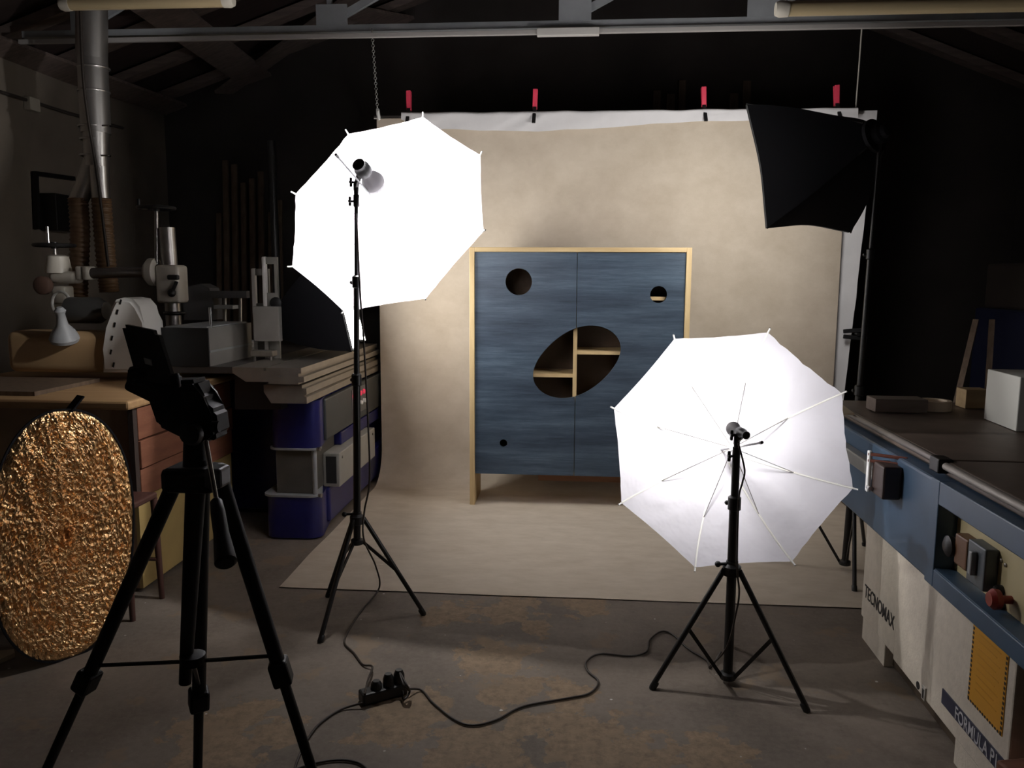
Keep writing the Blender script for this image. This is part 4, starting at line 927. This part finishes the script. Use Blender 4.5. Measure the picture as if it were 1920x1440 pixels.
cg = RM().bx(1.135, 1.203, 2.975, 3.10, .745, .87, .008).build('carriage', mat('carriage_dark', (.05, .03, .025), .5), rm)
RM().bx(1.118, 1.132, 3.085, 3.11, .745, .905, .004).build('carriage_plate', mat('white_bracket', (.85, .85, .84), .4), cg)
for z_ in (.893, .868): RM().beam((1.118, 3.095, z_), (1.235, 3.02, z_), .012, .012, bev=.003).build('clamp_bar', mat('red_brown_bar', (.20, .07, .05), .45), cg)
RM().tube((1.122, 3.088, .765), (1.122, 3.06, .765), .008).build('carriage_bolt', CHROME, cg, 40)
def side_text(body, size, y, zc, x, squash=1.0, slope=0.0):
    # reads along -Y on a face that looks towards -X
    M = MROT @ Matrix.Translation((x, y, zc)) @ Matrix(((0, 0, -1, 0), (-1, 0, 0, 0), (0, 1, 0, 0), (0, 0, 0, 1)))
    return text_mesh(body, size, M, .0006, .0005, squash)
INK = mat('black_ink', (.03, .028, .03), .5)
link_mesh('lettering', side_text('TECNOMAX', .080, 3.418, .20, 1.2485, .77), INK, rm)
RM().bx(1.241, 1.246, 2.215, 2.615, .155, .205).build('name_plate', mat('navy_plate', (.035, .038, .07), .4), rm)
link_mesh('lettering', side_text('FORMULA P1', .060, 2.515, .159, 1.2405, .80), mat('plate_white', (.55, .55, .58), .5), rm)
stk = RM().bx(1.2425, 1.246, 2.235, 2.447, .262, .532).build('warning_sticker', mat('sticker_yellow', (.62, .30, .03), .5), rm)
for k in range(14):       # hazard dashes along the border of the sticker
    yy = 2.447 - (k + .5) * .212 / 14
    RM().bx(1.2415, 1.2426, yy - .004, yy + .004, .262, .269).build('hazard_dash', INK, stk)
for k in range(18):
    zz = .262 + (k + .5) * .27 / 18
    for ya_ in (2.2415, 2.4405): RM().bx(1.2415, 1.2426, ya_ - .004, ya_ + .004, zz - .0042, zz + .0042).build('hazard_dash', INK, stk)
for k in range(9): RM().bx(1.2417, 1.2426, 2.275 + .02 * (k % 2), 2.405, .49 - k * .022, .4935 - k * .022).build('print_line', mat('sticker_print', (.54, .255, .025), .5), stk)
RM().lathe((1.245, 2.81, .112), (-1, 0, 0), [(.014, 0), (.014, .002)], 16).build('hole', BLACK, rm, 40)
RM().box((1.243, 2.755, .112), (.006, .03, .05), .002).build('data_plate', mat('data_plate', (.6, .58, .54), .4), rm)
RM().box((1.2415, 2.755, .11), (.004, .014, .035), .001).build('data_mark', INK, rm)

rx = MB(); rx.box((1.25, 1.98, .138), (.15, .28, .27), .006, Matrix.Rotation(R(12), 3, 'Z')); rxo = rx.build('wooden_box', wood('reddish_box', (.24, .10, .06), (.16, .065, .04)))
tag(rxo, 'reddish brown wooden box on the floor by the machine end', 'box')
# things on the iron table
def tabz(): return .951
o = MB(); wb0 = fl(1862, 796, .952); o.box((wb0.x + .23, wb0.y - .02, .952 + .11), (.42, .30, .22), .004, Matrix.Rotation(R(-4), 3, 'Z')); tag(o.build('white_board_block', mat('white_melamine', (.55, .55, .52), .5)), 'pale grey melamine box standing on the dark iron table', 'box')
tc_ = fl(1750, 768, .952); tr_ = MB()
tr_.loft([[tc_ + Vector((r_ * math.cos(k * .2618), r_ * math.sin(k * .2618), h)) for r_, h in ((.075, 0), (.075, .045), (.055, .045), (.055, 0))] for k in range(24)], closed=True)
tp_ = tr_.build('tape_roll', mat('tape_beige', (.78, .64, .50), .5), None, 40); tag(tp_, 'beige roll of tape lying on the dark iron table', 'tape')
bc = fl(1688, 775, .952); tag(MB().box(bc + Vector((0, .05, .035)), (.23, .12, .06), .003).build('wood_block', wood('grey_brown_block', (.16, .12, .10), (.11, .08, .065))), 'dark brown wood block on far end of the iron table', 'block')
ck = fl(1593, 768, .952)
tag(MB().prism([fl(1578, 757, .96), fl(1602, 775, .96), fl(1580, 775, .96)], (0, 0, -.007)).build('plywood_scrap', wood('ply_scrap', (.42, .33, .22), (.36, .28, .18))), 'small pale plywood scrap on rail beside low umbrella', 'scrap')
wd = fl(1836, 768, .952); tag(MB().box(wd + Vector((.0, .07, .045)), (.11, .10, .09), .003).build('wood_offcut', wood('warm_offcut', (.42, .30, .16), (.34, .23, .12))), 'warm brown wood offcut behind the pale melamine box', 'offcut')

# ================================================================== BACKGROUND (dark part of the shop)
bs = thing('standing_machine', 'dim dark blue machine with louvred vent in the dark corner', 'machine', (3.4, 5.9, 0))
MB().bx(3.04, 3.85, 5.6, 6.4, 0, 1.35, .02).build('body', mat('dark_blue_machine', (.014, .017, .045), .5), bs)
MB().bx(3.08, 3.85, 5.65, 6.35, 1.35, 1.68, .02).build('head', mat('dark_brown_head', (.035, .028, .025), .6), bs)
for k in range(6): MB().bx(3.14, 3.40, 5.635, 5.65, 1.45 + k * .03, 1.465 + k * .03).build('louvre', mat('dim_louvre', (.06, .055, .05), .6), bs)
for px0, px1, lb in ((1792, 1815, 'thin strip of timber leaning on the dim blue machine'), (1850, 1845, 'short strip of timber leaning behind the melamine box')):
    b = dp(px0, 760, 5.3); t_ = dp(px1 + 15, 600, 5.55); b2 = b + (b - t_) * (b.z / (t_.z - b.z)); b2.z = .005
    tag(MB().beam(b2, t_, .035, .02).build('timber_strip', DARKWOOD), lb, 'timber', 'timber strips in the dark corner')
for k in range(8):
    px = 408 + k * 16 + random.uniform(-2, 2); h = random.uniform(2.2, 2.9)
    b = dp(px, 500, 7.9); b.z = 0; t_ = dp(px, 300, 8.3); t_.z = h; t_.y = 8.33
    tag(MB().beam(Vector((b.x, 7.85, .02)), Vector((t_.x, 8.31, h)), random.uniform(.045, .06), .03, Vector((0, 1, 0))).build('timber_board', DARKWOOD), 'long dark timber board leaning on the back wall', 'timber', 'timber boards leaning on the back wall')
pp = dp(515, 380, 7.0); tag(MB().tube((pp.x, 7.0, 0.0), (pp.x - .03, 7.05, dp(513, 262, 7.0).z), .035).build('standing_pipe', mat('dark_pipe', (.05, .05, .05), .4, .5), None, 40), 'dark upright pipe standing behind the tall umbrella', 'pipe')
for k in range(9):
    px = 1235 + k * 24 + random.uniform(-2, 2); b = dp(px, 300, 8.0)
    h = random.uniform(2.9, 3.5)
    tag(MB().beam(Vector((b.x, 7.9, .02)), Vector((b.x + random.uniform(-.01, .01), 8.3, h)), random.uniform(.06, .10), .03, Vector((0, 1, 0))).build('timber_plank', DARKWOOD), 'wide dark plank leaning on the back wall above the backdrop', 'timber', 'planks leaning behind the backdrop')
# left wall fittings
cnd = thing('wall_conduit', 'thin pipe with junction box running along the left plaster wall', 'conduit', dxp(60, 190, XL + .02))
MB().sweep([dxp(0, 172, XL + .025), dxp(58, 190, XL + .025), dxp(128, 212, XL + .025), dxp(230, 240, XL + .025)], .014, 8).build('pipe', mat('dark_conduit', (.06, .05, .045), .5), cnd, 50)
MB().box(dxp(60, 196, XL + .03), (.06, .12, .1), .006).build('junction_box', CREAM, cnd)
tf = thing('wall_frame', 'dark rectangular frame fixed on the left plaster wall behind hoses', 'frame', dxp(90, 330, XL + .02))
MB().beam(dxp(64, 325, XL + .03), dxp(138, 335, XL + .03), .035, .035).build('top_bar', BLACKM, tf)
MB().beam(dxp(66, 322, XL + .03), dxp(70, 430, XL + .03), .035, .035).build('side_bar', BLACKM, tf)
MB().box(dxp(112, 400, XL + .08), (.14, .3, .3), .01).build('dark_panel', BLACKM, tf)
# steel truss over the backdrop
tz = dp(620, 58, 5.75).z
TR = mat('truss_grey', (.33, .35, .37), .55, var=.15)
ts = thing('roof_truss', 'grey painted steel roof truss with gusset plates above the backdrop', 'truss', (0, 5.75, tz))
MB().bx(XL + .35, XR - .5, 5.73, 5.78, tz - .012, tz + .035, .003).build('bottom_chord', TR, ts)
for px, dirn in ((622, 1), (1078, 1), (1432, 1), (160, 1)):
    g0 = dp(px, 36, 5.73); MB().bx(g0.x - .11, g0.x + .11, 5.725, 5.735, tz + .03, tz + .17).build('gusset_plate', TR, ts)
    MB().bx(g0.x - .035, g0.x - .005, 5.735, 5.775, tz + .03, min(4.6, 3.3 + (g0.x + 4.55) * .34 - .1) if g0.x < .3 else 4.3).build('vertical_post', TR, ts)
    MB().beam(Vector((g0.x + .07, 5.755, tz + .10)), Vector((g0.x + .75, 5.755, tz + .45)), .05, .03, Vector((0, 1, 0))).build('diagonal_strut', TR, ts)
cdt = thing('cable_trunking', 'pale cable trunking with coupling running under the roof truss', 'trunking', (0, 5.70, tz - .06))
MB().bx(XL + .35, XR - .5, 5.685, 5.715, tz - .065, tz - .035, .003).build('trunking', mat('trunking_grey', (.42, .40, .39), .5), cdt)
k0 = dp(1065, 62, 5.68); MB().bx(k0.x - .21, k0.x + .21, 5.675, 5.72, tz - .078, tz - .028, .004).build('coupling', mat('coupling_white', (.6, .58, .56), .5), cdt)
# fluorescent battens
def batten(px0, px1, py, Y, lb):
    a, b = dp(px0, py, Y), dp(px1, py, Y); b.z = a.z; b.y = a.y
    t = thing('tube_light', lb, 'light', a.lerp(b, .5), 'unlit tube lights')
    MB().tube(a, b, .034, n=20).build('diffuser', mat('yellowed_diffuser', (.50, .40, .24), .35), t, 40)
    MB().lathe(a, (a - b), [(.036, -.04), (.038, 0), (.03, .02)], 20).build('end_cap', CREAM, t, 40)
    MB().lathe(b, (b - a), [(.036, -.04), (.038, 0), (.03, .02)], 20).build('end_cap', CREAM, t, 40)
    m = a.lerp(b, .5)
    for q in (.2, .8): c0 = a.lerp(b, q); MB().tube(c0, c0 + Vector((0, 0, 1.0 if q else .5)), .004, n=6).build('hanging_rod', STEEL, t)
    return t
batten(1462, 2020, 17, 4.1, 'unlit cream tube light hanging above the softbox side')
batten(120, 432, 8, 4.5, 'unlit yellowish tube light hanging beside the dust duct')
# chain and cord carrying the crossbar
ch = MB(); ca_, cb2 = dp(697, 52, 5.72), dp(709, 222, 5.96); n_l = 34
for k in range(n_l):
    p = ca_.lerp(cb2, (k + .5) / n_l); ax_ = Vector((1, 0, 0)) if k % 2 else Vector((0, 1, 0))
    ch.torus(p, ax_, .0095, .0022, 10, 5)
tag(ch.build('hanging_chain', mat('zinc_chain', (.55, .55, .53), .4, .8), None, 60), 'thin zinc chain holding the crossbar beside the tall umbrella', 'chain')
tag(MB().sweep([dp(708, 205, 5.95), dp(709, 214, 5.95), dp(711, 224, 5.96), dp(716, 224, 5.97)], [.012, .014, .014, .01], 8).build('tape_knot', PLASTICW, None, 60), 'pale tape wrapped round crossbar end below the chain', 'tape')
tag(MB().sweep(spline([dp(1616, 52, 5.72), dp(1611, 120, 5.85), dp(1605, 195, 5.98), dp(1604, 212, 6.0), dp(1580, 205, 6.0)], 6), .005, 8).build('hanging_rope', mat('pale_cord', (.4, .38, .34), .7), None, 60), 'pale rope holding the crossbar end behind the softbox', 'rope')
